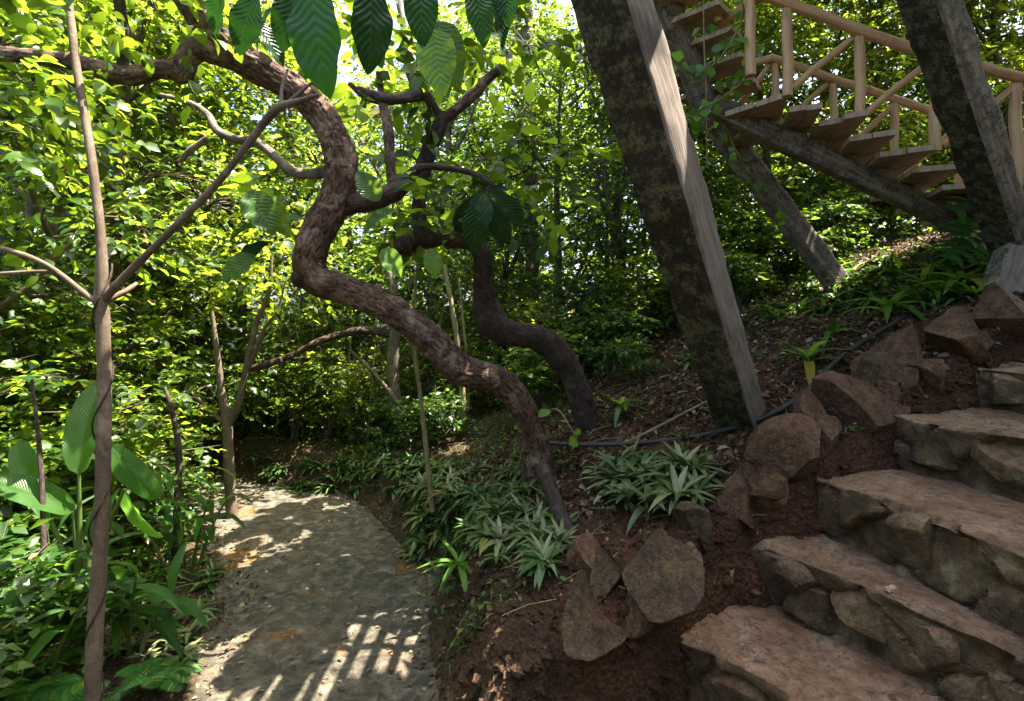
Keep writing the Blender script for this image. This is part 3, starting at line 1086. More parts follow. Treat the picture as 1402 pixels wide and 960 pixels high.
b0, b1 = ext(P(1372, 415, 4.4), P(1440, 220, 4.9), 0.08, 1.3)
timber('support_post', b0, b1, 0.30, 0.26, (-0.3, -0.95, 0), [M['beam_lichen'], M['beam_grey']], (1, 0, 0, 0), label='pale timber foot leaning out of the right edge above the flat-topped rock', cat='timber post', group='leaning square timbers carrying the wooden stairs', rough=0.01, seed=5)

# ------------------------------------------------------------------ wooden staircase
stair = thing('wooden_staircase', 'rustic wooden staircase with round pole railings rising up to the left', 'staircase', tuple(P(1300, 290, 6.1)))
DN, DS, DF = 4.8, 5.45, 6.0
# spine beams
timber('stringer', P(1325, 312, 5.45), P(975, 145, 5.4), 0.20, 0.16, (0.1, -1, -0.15), [M['beam_lichen']], parent=stair, seed=6, rough=0.01)
timber('stringer', P(972, 168, 6.1), P(905, -20, 5.2), 0.24, 0.2, (-0.3, -1, -0.1), [M['beam_lichen']], parent=stair, seed=7, rough=0.01)


def tread(pa, pb, fa, fb, seed):
    """two planks; pa->pb = near end edge, fa->fb = far end edge (world)"""
    g = Geo()
    base = (pa + pb + fa + fb) / 4
    for (u0, u1) in ((0.0, 0.49), (0.51, 1.0)):
        V, Fq = box_surface(12, 6, 2)
        un = u0 + (u1 - u0) * V[:, 1]
        rr = np.random.default_rng(seed * 7 + int(u0 * 10))
        e0, e1 = rr.normal() * 0.015, rr.normal() * 0.015
        s = V[:, 0] * (1 + e0) + e1 * (1 - V[:, 0])
        W = (pa + (pb - pa) * un[:, None]) * (1 - s)[:, None] + (fa + (fb - fa) * un[:, None]) * s[:, None]
        W[:, 2] += (V[:, 2] - 0.5) * 0.05
        W += 0.004 * fbm(W, 9, 3, seed)[:, None]
        g.add(W - base, Fq)
    o = link('tread', g.mesh('stair_tread', M['tread'], False), stair)
    o.location = Vector(base) - stair.location


for k, (x0, y0, x1, y1) in enumerate([(993, 156, 1080, 127), (1080, 151, 1127, 143), (1122, 168, 1186, 157), (1163, 190, 1227, 181), (1205, 211, 1280, 202), (1248, 234, 1324, 226), (1292, 256, 1368, 250), (1336, 278, 1412, 273)]):
    pa, pb = P(x0, y0, DN * (HY - y1) / (HY - y0)), P(x1, y1, DN)
    dv = np.array([0.46, DF - DN + 0.05, 0])
    tread(pa, pb, pa + dv, pb + dv, k + 1)
# small riser cleats carrying the treads on the spine
for k in range(7):
    c = P(1075 + 43 * k, 178 + 20.5 * k, DS)
    timber('cleat', c + (-0.02, 0, -0.10), c + (-0.02, 0, 0.10), 0.2, 0.07, (0, -1, 0), [M['tread']], parent=stair, seg=8, rough=0.003, seed=k)
# upper flight, treads seen from below
up0, up1 = P(985, 128, 6.0), P(905, -40, 5.0)
for k in range(6):
    t = k / 5.0
    c = up0 * (1 - t) + up1 * t
    run = np.array([-0.69, -0.72, 0.0])
    cross = np.array([0.72, -0.69, 0.0])
    w_ = 0.19
    pa, pb = c - run * w_ + cross * 0.42, c + run * w_ + cross * 0.42
    fa, fb = c - run * w_ - cross * 0.42, c + run * w_ - cross * 0.42
    tread(pa, pb, fa, fb, k + 20)


def pole(name, a, b, r0, r1, seed):
    r0, r1 = r0 * 0.92, r1 * 0.92
    return timber(name, a, b, 0, 0, (0, -1, 0), [M['rail']], parent=stair, round_=True, r0=r0, r1=r1, seed=seed)


# near railing
pole('handrail', P(1036, -10, DN), P(1265, 72, DN), 0.050, 0.054, 1)
pole('handrail', P(1262, 70, DN), P(1440, 116, DN), 0.054, 0.050, 2)
pole('handrail', P(1040, -6, DN), P(985, 34, 5.4), 0.05, 0.045, 3)
for k, (x, y0, y1) in enumerate([(1027, -12, 104), (1077, 8, 132), (1176, 44, 163), (1280, 78, 207), (1393, 106, 256)]):
    pole('rail_post', P(x + 1, y1, DN + 0.03), P(x, y0, DN + 0.03), 0.050, 0.047, 10 + k)
for k, (x0, y0, x1, y1) in enumerate([(1084, 122, 1170, 50), (1184, 157, 1272, 86), (1288, 200, 1385, 122)]):
    pole('rail_brace', P(x0, y0, DN + 0.06), P(x1, y1, DN + 0.06), 0.036, 0.034, 20 + k)
# far railing
pole('handrail', P(1054, 79, DF), P(1190, 124, DF), 0.05, 0.048, 31)
pole('handrail', P(1188, 123, DF), P(1330, 172, DF), 0.048, 0.052, 32)
pole('handrail', P(1057, 80, DF), P(938, 106, DF + 0.3), 0.048, 0.046, 33)
for k, (x, y0, y1) in enumerate([(1061, 84, 160), (1141, 108, 190), (1225, 140, 225), (1313, 172, 262)]):
    pole('rail_post', P(x, y1, DF + 0.03), P(x, y0, DF + 0.03), 0.045, 0.044, 40 + k)
for k, (x0, y0, x1, y1) in enumerate([(1000, 160, 1054, 88), (1070, 172, 1137, 112), (1150, 212, 1222, 146), (1238, 236, 1308, 176)]):
    pole('rail_brace', P(x0, y0, DF + 0.06), P(x1, y1, DF + 0.06), 0.036, 0.034, 50 + k)
# upper flight railing post, then an added slat panel out of view
pole('rail_post', P(984, 30, 5.2), P(982, -60, 5.2), 0.045, 0.045, 60)
LC = np.array([-0.93, 3.72, 0.0]) + np.array(SUN) * (6.3 / SUN.z)
g = Geo()  # unseen slats, added and spaced to throw bars of sun on the path
for k in range(11):
    V, Fq = box_surface(3, 10, 1)
    g.add((V - (0.5, 0.5, 0.5)) * (0.058, 1.9, 0.03) + ((k - 5) * 0.148, 0, 0), Fq)
for t_ in (-0.92, -0.11, 0.92):
    V, Fq = box_surface(16, 3, 1)
    g.add((V - (0.5, 0.5, 0.5)) * (1.62, 0.07, 0.07) + (0, t_, -0.055), Fq)
for s_ in (-0.5, 0.5):
    lo_ = P(905, -40, 5.0) - LC
    timber('added_panel_beam', LC + (s_, -0.9, -0.12), P(905, -40, 5.0) + (s_ * 0.6, 0.1, 0.05), 0.12, 0.12, (1, 0, 0), [M['beam_lichen']], parent=stair, seed=9)  # made-up carriers for the added slats
o = link('added_slat_panel', g.mesh('added_slats', M['tread'], False), stair)
o.location = Vector(LC) - stair.location

# ------------------------------------------------------------------ black hose
hp = [P(742, 606, 4.5), P(800, 609, 4.45), P(870, 607, 4.35), P(950, 598, 4.2), P(1010, 584, 4.0), P(1060, 565, 3.95), P(1100, 540, 4.0), P(1130, 508, 4.2), P(1160, 482, 4.4), P(1200, 456, 4.6), P(1250, 432, 4.75), P(1290, 415, 4.9), P(1350, 400, 5.1), P(1450, 390, 5.5)]
hp = [np.array((p[0], p[1], max(p[2], hz(p[0], p[1]) + 0.02))) for p in hp]
o = link('hose', tube(Geo(), hp, [0.019], 12, 0.03).mesh('hose', M['hose']))
tag(o, 'black rubber hose running across the slope behind the rocks', 'hose')

# ------------------------------------------------------------------ trees built one by one
def px_pts(lst):
    return [P(*q) for q in lst]


def sub(pts, base):
    return [np.asarray(p) - base for p in pts]


BIG = leaf_tmpl(22, 0.42, 0.14, 0.35, 'obov', 3, 0.12)
BIG2 = leaf_tmpl(22, 0.58, 0.18, 0.2, 'oval', 3, 0.12)


def big_leaves(g, items, base, tm=BIG):
    """items: (px, py, d, dx, dy, dz, length, face) leaf base point, direction, length"""
    for (px, py, d, dx, dy, dz, L, fx, fy, fz) in items:
        p = P(px, py, d) - base
        place_leaves(g, tm, p[None], np.array([[dx, dy, dz]], float), [L], up=np.array([[fx, fy, fz]], float))


# 1. the large twisted tree
tb = P(738, 665, 4.55)
tree1 = thing('twisted_tree', 'large twisted tree with rough reddish bark snaking from the bank up to the left', 'tree', tb)
tr = px_pts([(748, 700, 4.5), (738, 655, 4.52), (733, 610, 4.5), (722, 572, 4.45), (702, 538, 4.4), (678, 518, 4.35), (650, 512, 4.3), (628, 505, 4.28), (600, 476, 4.25), (560, 440, 4.2), (515, 414, 4.15), (470, 396, 4.1), (436, 386, 4.05), (424, 368, 4.05), (428, 335, 4.05), (444, 302, 4.05), (462, 268, 4.05), (467, 228, 4.05), (458, 190, 4.05), (440, 158, 4.0), (408, 126, 3.95), (368, 102, 3.9), (330, 78, 3.85), (298, 48, 3.8), (272, 15, 3.75), (245, -25, 3.7), (200, -90, 3.6)])
rad = np.array([38, 27, 21.5, 20, 20, 20, 21, 22, 21.5, 21, 20.5, 20, 21, 22, 22, 22.5, 23, 23, 21, 20, 19, 19.5, 20, 20, 20, 20, 19]) * 3.95 / F
link('trunk', tube(Geo(), sub(tr, tb), rad, 72, 0.010, 0.15, 6, 3, ridge=0.012).mesh('twisted_trunk', M['bark_twist']), tree1)


def branch(par, base, pts, rads, mat, name='branch', seg=12, bump=0.15, ridge=0.0, F0=F):
    pts = px_pts(pts)
    d = np.mean([p[1] for p in pts])
    return link(name, tube(Geo(), sub(pts, base), np.array(rads) * d / F, seg, 0.03, bump, 9, 4, ridge=ridge).mesh(name, M[mat]), par)


branch(tree1, tb, [(328, 84, 3.85), (298, 74, 3.8), (272, 68, 3.75), (256, 82, 3.72), (250, 102, 3.7), (236, 96, 3.68), (210, 96, 3.65), (178, 104, 3.6), (140, 96, 3.55), (95, 84, 3.5), (45, 78, 3.45), (-30, 70, 3.4)], [15, 16, 16, 15, 14, 12, 12, 13, 12, 10, 9, 9], 'bark_twist', seg=30, ridge=0.005)
branch(tree1, tb, [(175, 102, 3.6), (168, 85, 3.58), (174, 55, 3.55), (166, 20, 3.5), (160, -30, 3.45)], [9, 7, 7, 7, 7], 'bark_dark')
branch(tree1, tb, [(160, 104, 3.6), (140, 112, 3.6), (110, 120, 3.6), (85, 100, 3.6)], [7, 6, 5, 3], 'bark_dark')
branch(tree1, tb, [(420, 382, 4.05), (408, 380, 3.98), (402, 378, 3.95)], [14, 13, 8], 'bark_dark', 'stub', seg=16, ridge=0.004)
branch(tree1, tb, [(474, 280, 4.06), (510, 274, 4.15), (540, 262, 4.2), (556, 248, 4.25), (575, 230, 4.2), (610, 230, 4.2), (650, 238, 4.15), (672, 252, 4.1), (676, 264, 4.1)], [15, 14, 13, 10, 5.5, 4.5, 4, 3, 2], 'bark_dark', seg=18)
branch(tree1, tb, [(450, 235, 4.08), (425, 238, 4.15), (400, 235, 4.2), (372, 210, 4.3), (350, 195, 4.4), (320, 190, 4.5), (296, 178, 4.6), (285, 158, 4.7), (262, 142, 4.8), (220, 130, 4.9)], [8, 7, 7, 6, 7, 6, 6, 5, 4, 3], 'bark_grey')
branch(tree1, tb, [(284, 190, 4.6), (262, 205, 4.6), (245, 222, 4.6)], [4.5, 4.5, 3], 'bark_grey')
branch(tree1, tb, [(540, 262, 4.2), (534, 225, 4.25), (532, 180, 4.3), (524, 140, 4.4), (518, 100, 4.45)], [9, 7, 7, 6, 4], 'bark_twist')
branch(tree1, tb, [(490, 120, 4.1), (520, 133, 4.1), (545, 135, 4.1), (575, 130, 4.15)], [3, 6, 7, 8], 'bark_dark')
for (qx, qy, qd, rx, ry, rd) in [(738, 655, 4.5, 700, 700, 4.5), (742, 660, 4.45, 765, 715, 4.2), (738, 655, 4.5, 790, 660, 4.7), (735, 655, 4.5, 715, 720, 4.15)]:
    branch(tree1, tb, [(qx, qy - 40, qd), (qx + (rx - qx) * 0.15, qy, qd), ((qx + rx) / 2, (qy + ry) / 2 + 8, (qd + rd) / 2), (rx, ry + 14, rd)], [12, 12, 9, 4], 'bark_twist', 'root', seg=16, ridge=0.004)
# crown of big corrugated leaves
items = [
    (430, -45, 2.9, 0.02, -0.25, -1.0, 0.72, -0.2, -1, 0.1), (408, -30, 3.0, -0.25, -0.1, -1, 0.42, 0.3, -1, 0),
    (505, -40, 2.95, 0.12, -0.1, -1, 0.56, 0.6, -1, 0.1), (352, -20, 3.1, -0.3, -0.1, -1, 0.42, 0.4, -1, 0.2),
    (575, -50, 2.9, 0.05, -0.2, -1, 0.45, 0.1, -1, 0.2), (640, -30, 3.0, 0.35, -0.2, -0.9, 0.4, 0.2, -1, 0.6),
    (690, -30, 3.1, 0.1, -0.3, -0.8, 0.3, 0, -1, 0.6), (380, 5, 3.3, -0.7, 0.1, -0.6, 0.36, 0, -0.8, 0.8), (485, 20, 3.3, 0.6, 0.2, -0.8, 0.35, 0.2, -1, 0.4),
    (660, -20, 3.3, 0.4, 0.2, -0.5, 0.4, 0, -0.8, 0.8),
    (340, 20, 3.3, 0.5, 0.1, -0.5, 0.35, 0, -0.8, 0.8), (310, -25, 3.2, -0.5, 0.1, -0.8, 0.35, 0.2, -1, 0.6),
    (655, 258, 3.9, -0.05, -0.1, -1, 0.50, 0.1, -1, 0), (668, 268, 3.95, 0.35, 0, -1, 0.42, -0.3, -1, 0.1), (655, 262, 4.0, -0.5, 0.1, -0.9, 0.40, 0.3, -1, 0.2), (672, 258, 4.05, 0.75, 0.1, -0.7, 0.42, -0.2, -1, 0.4), (662, 262, 3.85, 0.05, -0.4, -0.9, 0.3, 0, -1, 0.2),
    (420, 300, 3.6, -0.8, -0.1, 0.05, 0.38, 0, -0.7, 1), (372, 330, 3.6, -0.7, -0.3, -0.4, 0.33, 0.2, -1, 0.8), (395, 300, 3.5, -1, 0.1, 0.05, 0.5, 0.1, -0.5, 1),
]
g = Geo()
big_leaves(g, items, tb)
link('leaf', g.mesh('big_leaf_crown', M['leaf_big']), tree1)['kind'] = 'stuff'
g = Geo()
big_leaves(g, [(594, 40, 3.0, 0.12, -0.15, -1, 0.40, -0.1, -1, 0.2), (598, 30, 3.1, 0.3, -0.1, -1, 0.42, -0.3, -1, 0.3), (340, 262, 3.3, 0.5, -0.2, -0.7, 0.34, 0.2, -1, 0.3), (372, 268, 3.4, 0.35, -0.1, -1, 0.3, -0.4, -1, 0.3),
               (350, 350, 3.5, -0.6, -0.3, -0.5, 0.28, 0.3, -1, 0.7), (590, 340, 3.9, 0.2, -0.2, -1, 0.24, 0, -1, 0.2), (520, 275, 3.8, -0.3, -0.1, 0.4, 0.28, -0.5, -0.7, 0.8), (500, 320, 3.8, 0.6, -0.2, 0.6, 0.3, -0.5, -0.7, 0.6), (525, 340, 3.8, 0.4, -0.2, -0.6, 0.26, 0, -1, 0.5)], tb, BIG2)
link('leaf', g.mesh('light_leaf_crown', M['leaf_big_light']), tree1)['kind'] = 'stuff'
g = Geo()
cs = sub(px_pts([(560, 300, 4.5), (640, 290, 4.6), (720, 240, 4.8), (600, 60, 4.6), (500, 100, 4.8), (700, 60, 5.0), (760, 250, 5.2), (400, 280, 4.7), (540, 210, 5.0)]), tb)
sprays(g, cs, [0.4, 0.35, 0.45, 0.6, 0.5, 0.5, 0.35, 0.35, 0.4], 130, 8, 0.17, LEAF_M, 0.4)
link('crown', g.mesh('tree_leaves', M['leaf_broad']), tree1)

# 2. the dark curved tree behind it
tb2 = P(806, 600, 5.3)
tree2 = thing('curved_tree', 'dark curved tree behind the twisted one, with a broken reddish branch at its top', 'tree', tb2)
tr = px_pts([(812, 625, 5.3), (806, 590, 5.3), (798, 555, 5.28), (784, 515, 5.25), (762, 482, 5.2), (735, 462, 5.15), (705, 458, 5.1), (680, 450, 5.05), (665, 432, 5.0), (661, 400, 5.0), (661, 365, 4.95), (655, 340, 4.9), (632, 328, 4.85), (598, 328, 4.8), (578, 318, 4.75), (574, 285, 4.75), (577, 245, 4.7), (588, 205, 4.7), (602, 172, 4.65), (606, 155, 4.65)])
rad = np.array([24, 19, 18, 18, 19, 18, 17, 19, 16, 14, 13, 12, 12, 12, 10, 9.5, 10, 10.5, 9, 8]) * 5.0 / F
link('trunk', tube(Geo(), sub(tr, tb2), rad, 36, 0.02, 0.16, 7, 8, ridge=0.006).mesh('curved_trunk', M['bark_dark']), tree2)
branch(tree2, tb2, [(604, 165, 4.65), (625, 150, 4.6), (650, 128, 4.6), (668, 108, 4.6), (688, 92, 4.6)], [7, 7, 7.5, 7, 6], 'bark_twist', seg=18, ridge=0.004)
branch(tree2, tb2, [(603, 166, 4.65), (592, 145, 4.6), (578, 128, 4.55), (540, 138, 4.5), (505, 135, 4.5), (478, 115, 4.5)], [7, 7, 7, 6, 5, 3], 'bark_dark')
branch(tree2, tb2, [(580, 135, 4.6), (560, 100, 4.65), (555, 50, 4.7), (545, 0, 4.75)], [6, 5, 5, 4], 'bark_grey')
branch(tree2, tb2, [(690, 452, 5.1), (684, 430, 5.15), (676, 412, 5.2)], [12, 8, 5], 'bark_dark', 'stub')
branch(tree2, tb2, [(585, 330, 4.8), (560, 330, 4.75), (552, 342, 4.7), (546, 326, 4.7)], [11, 12, 12, 9], 'bark_dark', 'stub')

# 3. slim straight tree on the left
tb3 = P(125, 1010, 2.72)
tree3 = thing('slim_tree', 'slim straight-stemmed tree at the left with a fork and a thin vine winding up it', 'tree', tb3)
tr = px_pts([(122, 1060, 2.7), (126, 960, 2.7), (131, 850, 2.7), (138, 740, 2.7), (141, 640, 2.7), (143, 540, 2.7), (141, 450, 2.7), (139, 405, 2.7), (139, 340, 2.7), (132, 270, 2.72), (123, 200, 2.75), (113, 140, 2.8), (103, 80, 2.85), (94, 0, 2.9), (88, -60, 2.95)])
rad = np.array([15, 13.5, 13, 12, 12, 11.5, 11.5, 12, 8.5, 8, 7.5, 7, 7, 7, 6]) * 2.0 / F
link('trunk', tube(Geo(), sub(tr, tb3), rad, 24, 0.02, 0.06, 7, 12).mesh('slim_trunk', M['bark_slim']), tree3)
branch(tree3, tb3, [(142, 412, 2.7), (165, 385, 2.65), (205, 345, 2.6), (255, 295, 2.55), (300, 248, 2.5), (345, 190, 2.45), (378, 150, 2.42), (405, 140, 2.4), (437, 130, 2.38)], [5.8, 5.8, 5.0, 5.0, 4.7, 4.7, 5.0, 4.3, 2.2], 'bark_slim')
branch(tree3, tb3, [(385, 146, 2.42), (386, 120, 2.44), (394, 95, 2.46)], [2.9, 2.2, 1.4], 'bark_slim')
branch(tree3, tb3, [(392, 144, 2.42), (410, 128, 2.42), (428, 112, 2.42)], [3.6, 2.9, 1.4], 'bark_slim')
branch(tree3, tb3, [(138, 418, 2.7), (110, 398, 2.65), (75, 370, 2.6), (40, 352, 2.55), (-20, 334, 2.5)], [4.3, 4.3, 3.6, 3.6, 3.6], 'bark_slim')
branch(tree3, tb3, [(80, 373, 2.6), (50, 372, 2.6), (-20, 376, 2.6)], [2.5, 2.5, 2.2], 'bark_slim')
branch(tree3, tb3, [(145, 412, 2.7), (170, 400, 2.75), (188, 388, 2.8)], [4.3, 3.6, 2.9], 'bark_slim')
vp = []
for t in np.linspace(0, 1, 44):
    y = 960 - t * 600
    x = 128 + 13 * min(1, (960 - y) / 400) - max(0, 500 - y) * 0.01
    a = t * 26
    vp.append(P(x, y, 2.7) + np.array((math.cos(a), math.sin(a), 0)) * 0.042)
link('vine', tube(Geo(), sub(vp, tb3), [0.005], 6, 0.04).mesh('winding_vine', M['bark_dark']), tree3)
g = Geo()
cs = sub(px_pts([(60, 40, 2.9), (-20, 150, 2.9), (40, 250, 3.2), (60, 150, 3.4), (220, 20, 3.6), (130, -40, 3.0)]), tb3)
sprays(g, cs, [0.35, 0.4, 0.45, 0.4, 0.45, 0.5], 110, 8, 0.12, LEAF_M, 0.35)
link('crown', g.mesh('slim_tree_leaves', M['leaf_broad']), tree3)

# 4. forked sapling by the path
b = P(312, 700, 6.0)
t4 = thing('forked_tree', 'pale forked young tree at the left edge of the footpath', 'tree', b)
link('trunk', tube(Geo(), sub(px_pts([(318, 710, 6.0), (314, 650, 6.0), (311, 585, 6.0), (303, 535, 6.0), (298, 490, 6.0), (288, 410, 6.0)]), b), np.array([8, 7, 6.5, 5, 4, 2]) * 6 / F, 12, 0.05, 0.1).mesh('forked_trunk', M['bark_slim']), t4)
branch(t4, b, [(311, 585, 6.0), (325, 555, 6.0), (334, 520, 6.0), (342, 480, 6.0), (352, 440, 6.0), (368, 400, 6.0), (372, 350, 6.0)], [5, 5, 4.5, 4, 3.5, 3, 2], 'bark_slim')
branch(t4, b, [(335, 515, 6.0), (350, 480, 6.0), (362, 450, 6.0), (380, 425, 6.0), (392, 380, 6.0)], [3, 3, 2.5, 2, 1], 'bark_slim')
branch(t4, b, [(308, 580, 6.0), (285, 560, 6.0), (260, 535, 6.0)], [3.5, 2.5, 1.5], 'bark_slim')
branch(t4, b, [(340, 505, 6.05), (362, 500, 6.0), (385, 492, 6.0)], [4, 5, 4], 'bark_dark')
g = Geo()
sprays(g, sub(px_pts([(290, 400, 6.2), (370, 330, 6.2), (400, 370, 6.3), (340, 370, 6.3)]), b), [0.6, 0.7, 0.6, 0.5], 150, 7, 0.12, LEAF_S, 0.3)
link('crown', g.mesh('forked_leaves', M['leaf_long']), t4)

# 5. mossy tree with a long horizontal branch
b = P(548, 600, 7.3)
t5 = thing('mossy_tree', 'thin dark tree with a long bare branch reaching left, below the twisted trunk', 'tree', b)
link('trunk', tube(Geo(), sub(px_pts([(556, 625, 7.3), (552, 590, 7.3), (540, 545, 7.3), (538, 500, 7.3), (540, 455, 7.3), (536, 400, 7.3), (528, 330, 7.3)]), b), np.array([9, 8, 8, 8, 8, 6, 4]) * 7.3 / F, 12, 0.05, 0.2).mesh('mossy_trunk', M['bark_grey']), t5)
branch(t5, b, [(540, 460, 7.3), (520, 454, 7.3), (490, 453, 7.2), (460, 460, 7.2), (432, 470, 7.1), (405, 484, 7.1), (385, 492, 7.0), (350, 508, 7.0)], [6, 6, 6, 5, 5, 4, 4, 2], 'bark_dark')
branch(t5, b, [(556, 600, 7.2), (548, 560, 7.2), (520, 520, 7.2), (480, 480, 7.2)], [4, 4, 3, 2], 'bark_grey')
g = Geo()
sprays(g, sub(px_pts([(528, 330, 7.5), (480, 380, 7.6), (560, 380, 7.8)]), b), [0.8, 0.7, 0.8], 260, 8, 0.08, LEAF_S, 0.25)
link('crown', g.mesh('mossy_leaves', M['leaf_fine']), t5)

# 6. tall double-stemmed pale tree in the background
b = P(722, 330, 10.0)
b[2] = hz(b[0], b[1])
t6 = thing('pale_tree', 'tall pale tree with two close stems behind the big hanging leaves', 'tree', b)
link('trunk', tube(Geo(), sub([P(730, 470, 10), P(728, 330, 10), P(722, 185, 10), P(716, 90, 10), P(708, 25, 10), P(700, -60, 10)], b), np.array([10, 10, 10, 8, 7, 6]) * 10 / F, 12, 0.08, 0.15).mesh('pale_trunk', M['bark_grey']), t6)
branch(t6, b, [(725, 185, 10), (722, 120, 9.9), (724, 60, 9.9), (722, -40, 9.9)], [7, 6, 6, 5], 'bark_grey')
branch(t6, b, [(718, 160, 10), (700, 130, 10), (684, 100, 10), (672, 80, 10)], [5, 4, 4, 3], 'bark_grey')
g = Geo()
sprays(g, sub(px_pts([(700, -10, 10), (640, 60, 10.3), (770, 40, 10.4), (700, 220, 10.6), (780, 150, 10.3), (640, 170, 10.5)]), b), [1.0, 0.9, 1.0, 1.0, 1.1, 1.0], 800, 8, 0.12, LEAF_S, 0.3)
link('crown', g.mesh('pale_tree_leaves', M['leaf_fine']), t6)


# ------------------------------------------------------------------ background trees: prototypes
def proto_tree(name, label, mat, bark, leaf, tm, clumps, ns, per, hgt, seed, twl=0.35, group=None):
    r = np.random.default_rng(seed)
    root = thing(name, label, 'tree', (0, 0, -50), group)
    cs, rs = [], []
    for (x, y, z, rr) in clumps:
        cs.append((x, y, z))
        rs.append(rr)
    gt = Geo()
    spine = [np.array((0, 0, -0.4)), np.array((r.normal() * 0.1, r.normal() * 0.1, hgt * 0.3)), np.array((r.normal() * 0.2, r.normal() * 0.2, hgt * 0.6)), np.array((r.normal() * 0.25, r.normal() * 0.25, hgt))]
    tube(gt, spine, [0.09, 0.07, 0.05, 0.02], 10, 0.15, 0.15, 5, seed)
    for (c, rr) in zip(cs, rs):
        c = np.array(c)
        t = np.clip((c[2] - 0.5) / hgt, 0.1, 0.95)
        a = catmull(np.array(spine), 20)[int(t * 19)]
        tube(gt, [a, (a + c) / 2 + (0, 0, -0.12), c, c + (c - a) * 0.3], [0.035, 0.025, 0.014, 0.005], 6, 0.15, 0.1, 5, seed, cap=False)
    g = Geo()
    sprays(g, cs, rs, ns, per, leaf, tm, twl, r=r, twigs=(5, gt))
    link('trunk', gt.mesh(name + '_trunk', M[bark]), root)
    link('crown', g.mesh(name + '_crown', M[mat]), root)
    return root


def clump_set(seed, n, hgt, z0, rad, rr):
    r = np.random.default_rng(seed)
    out = []
    for k in range(n):
        z = z0 + (hgt - z0) * (k + r.random()) / n
        a = r.random() * 6.28
        q = rad * (0.35 + 0.65 * r.random()) * (1 - 0.35 * abs(z / hgt - 0.5))
        out.append((math.cos(a) * q, math.sin(a) * q, z, rr * (0.7 + 0.6 * r.random())))
    return out


GT = 'trees of the dense thicket behind the path'
tA = proto_tree('broadleaf_tree', 'x', 'leaf_broad', 'bark_slim', 0.13, LEAF_M, clump_set(1, 16, 7.0, 0.6, 1.5, 0.75), 900, 8, 6.5, 1)
tB = proto_tree('broadleaf_tree', 'x', 'leaf_long', 'bark_grey', 0.115, LEAF_M, clump_set(2, 18, 7.5, 0.5, 1.6, 0.7), 1100, 8, 7.0, 2)
tC = proto_tree('small_leaved_tree', 'x', 'leaf_fine', 'bark_grey', 0.085, LEAF_S, clump_set(3, 20, 6.0, 0.2, 1.3, 0.65), 1150, 9, 5.6, 3, 0.28)
tD = proto_tree('dark_leaved_tree', 'x', 'leaf_dark', 'bark_dark', 0.13, LEAF_S, clump_set(4, 18, 6.5, 0.3, 1.4, 0.7), 720, 8, 6.0, 4, 0.3)
tE = proto_tree('long_leaved_tree', 'x', 'leaf_long', 'bark_slim', 0.17, LEAF_L, clump_set(5, 16, 7.0, 0.8, 1.5, 0.75), 1150, 8, 6.5, 5, 0.4)
trees = [  # proto, px, d, scale, rot, label key
    (tA, -60, 4.6, 0.95, 0.4, 'L1'), (tA, 40, 5.6, 1.0, 2.0, 'L1'), (tB, 150, 6.6, 1.0, 1.0, 'L1'), (tA, 235, 7.8, 1.0, 3.0, 'L1'), (tC, 60, 7.4, 1.1, 5.0, 'L2'),
    (tB, 330, 9.0, 1.05, 0.2, 'L1'), (tC, 400, 9.0, 1.0, 1.0, 'L2'), (tC, 470, 9.6, 1.0, 2.0, 'L2'), (tC, 545, 9.2, 0.9, 3.0, 'L2'), (tB, 420, 11.5, 1.3, 4.0, 'L1'),
    (tB, 180, 10.5, 1.2, 6.0, 'L1'), (tA, -40, 8.5, 1.2, 1.3, 'L1'), (tB, 60, 12.0, 1.4, 2.5, 'L1'),
    (tC, 615, 9.4, 1.0, 4.0, 'C1'), (tD, 690, 8.6, 0.7, 1.0, 'C3'), (tB, 590, 12.5, 1.2, 2.0, 'C2'), (tA, 720, 13.0, 1.2, 2.0, 'C2'), (tC, 660, 11.5, 1.25, 2.0, 'C1'), (tC, 760, 9.0, 0.95, 2.2, 'C1'), (tC, 820, 8.6, 0.85, 0.3, 'C1'),
    (tC, 870, 9.2, 1.1, 3.3, 'C1'), (tD, 920, 8.8, 0.95, 5.5, 'C3'),
    (tE, 960, 10.5, 1.0, 1.0, 'R1'), (tE, 1040, 9.6, 0.9, 2.0, 'R1'), (tE, 1120, 10.4, 1.0, 3.0, 'R1'), (tE, 1200, 9.6, 0.9, 4.0, 'R1'), (tE, 1290, 10.2, 1.0, 5.0, 'R1'),
    (tE, 1370, 9.0, 0.9, 0.5, 'R1'), (tE, 1440, 9.8, 1.0, 1.5, 'R1'), (tD, 1160, 12.5, 1.2, 2.5, 'R2'), (tD, 1000, 12.5, 1.2, 3.5, 'R2'), (tA, 1330, 12.5, 1.2, 4.5, 'R3'),
]
LB = {'L1': ('sunlit broad-leaved tree', 'sunlit broad-leaved trees beyond the footpath'),
      'L2': ('sunlit small-leaved tree', 'small-leaved trees beyond the footpath'),
      'C1': ('small-leaved thicket tree', 'small-leaved trees in the middle thicket'),
      'C2': ('broad-leaved thicket tree', 'broad-leaved trees in the middle thicket'),
      'C3': ('shaded dark-leaved tree', 'dark trees in the middle thicket'),
      'R1': ('tall yellow-green long-leaved tree', 'long-leaved trees behind the railings'),
      'R2': ('far dark-leaved tree', 'dark trees behind the railings'),
      'R3': ('far broad-leaved tree', 'broad-leaved trees behind the railings')}
used = {}
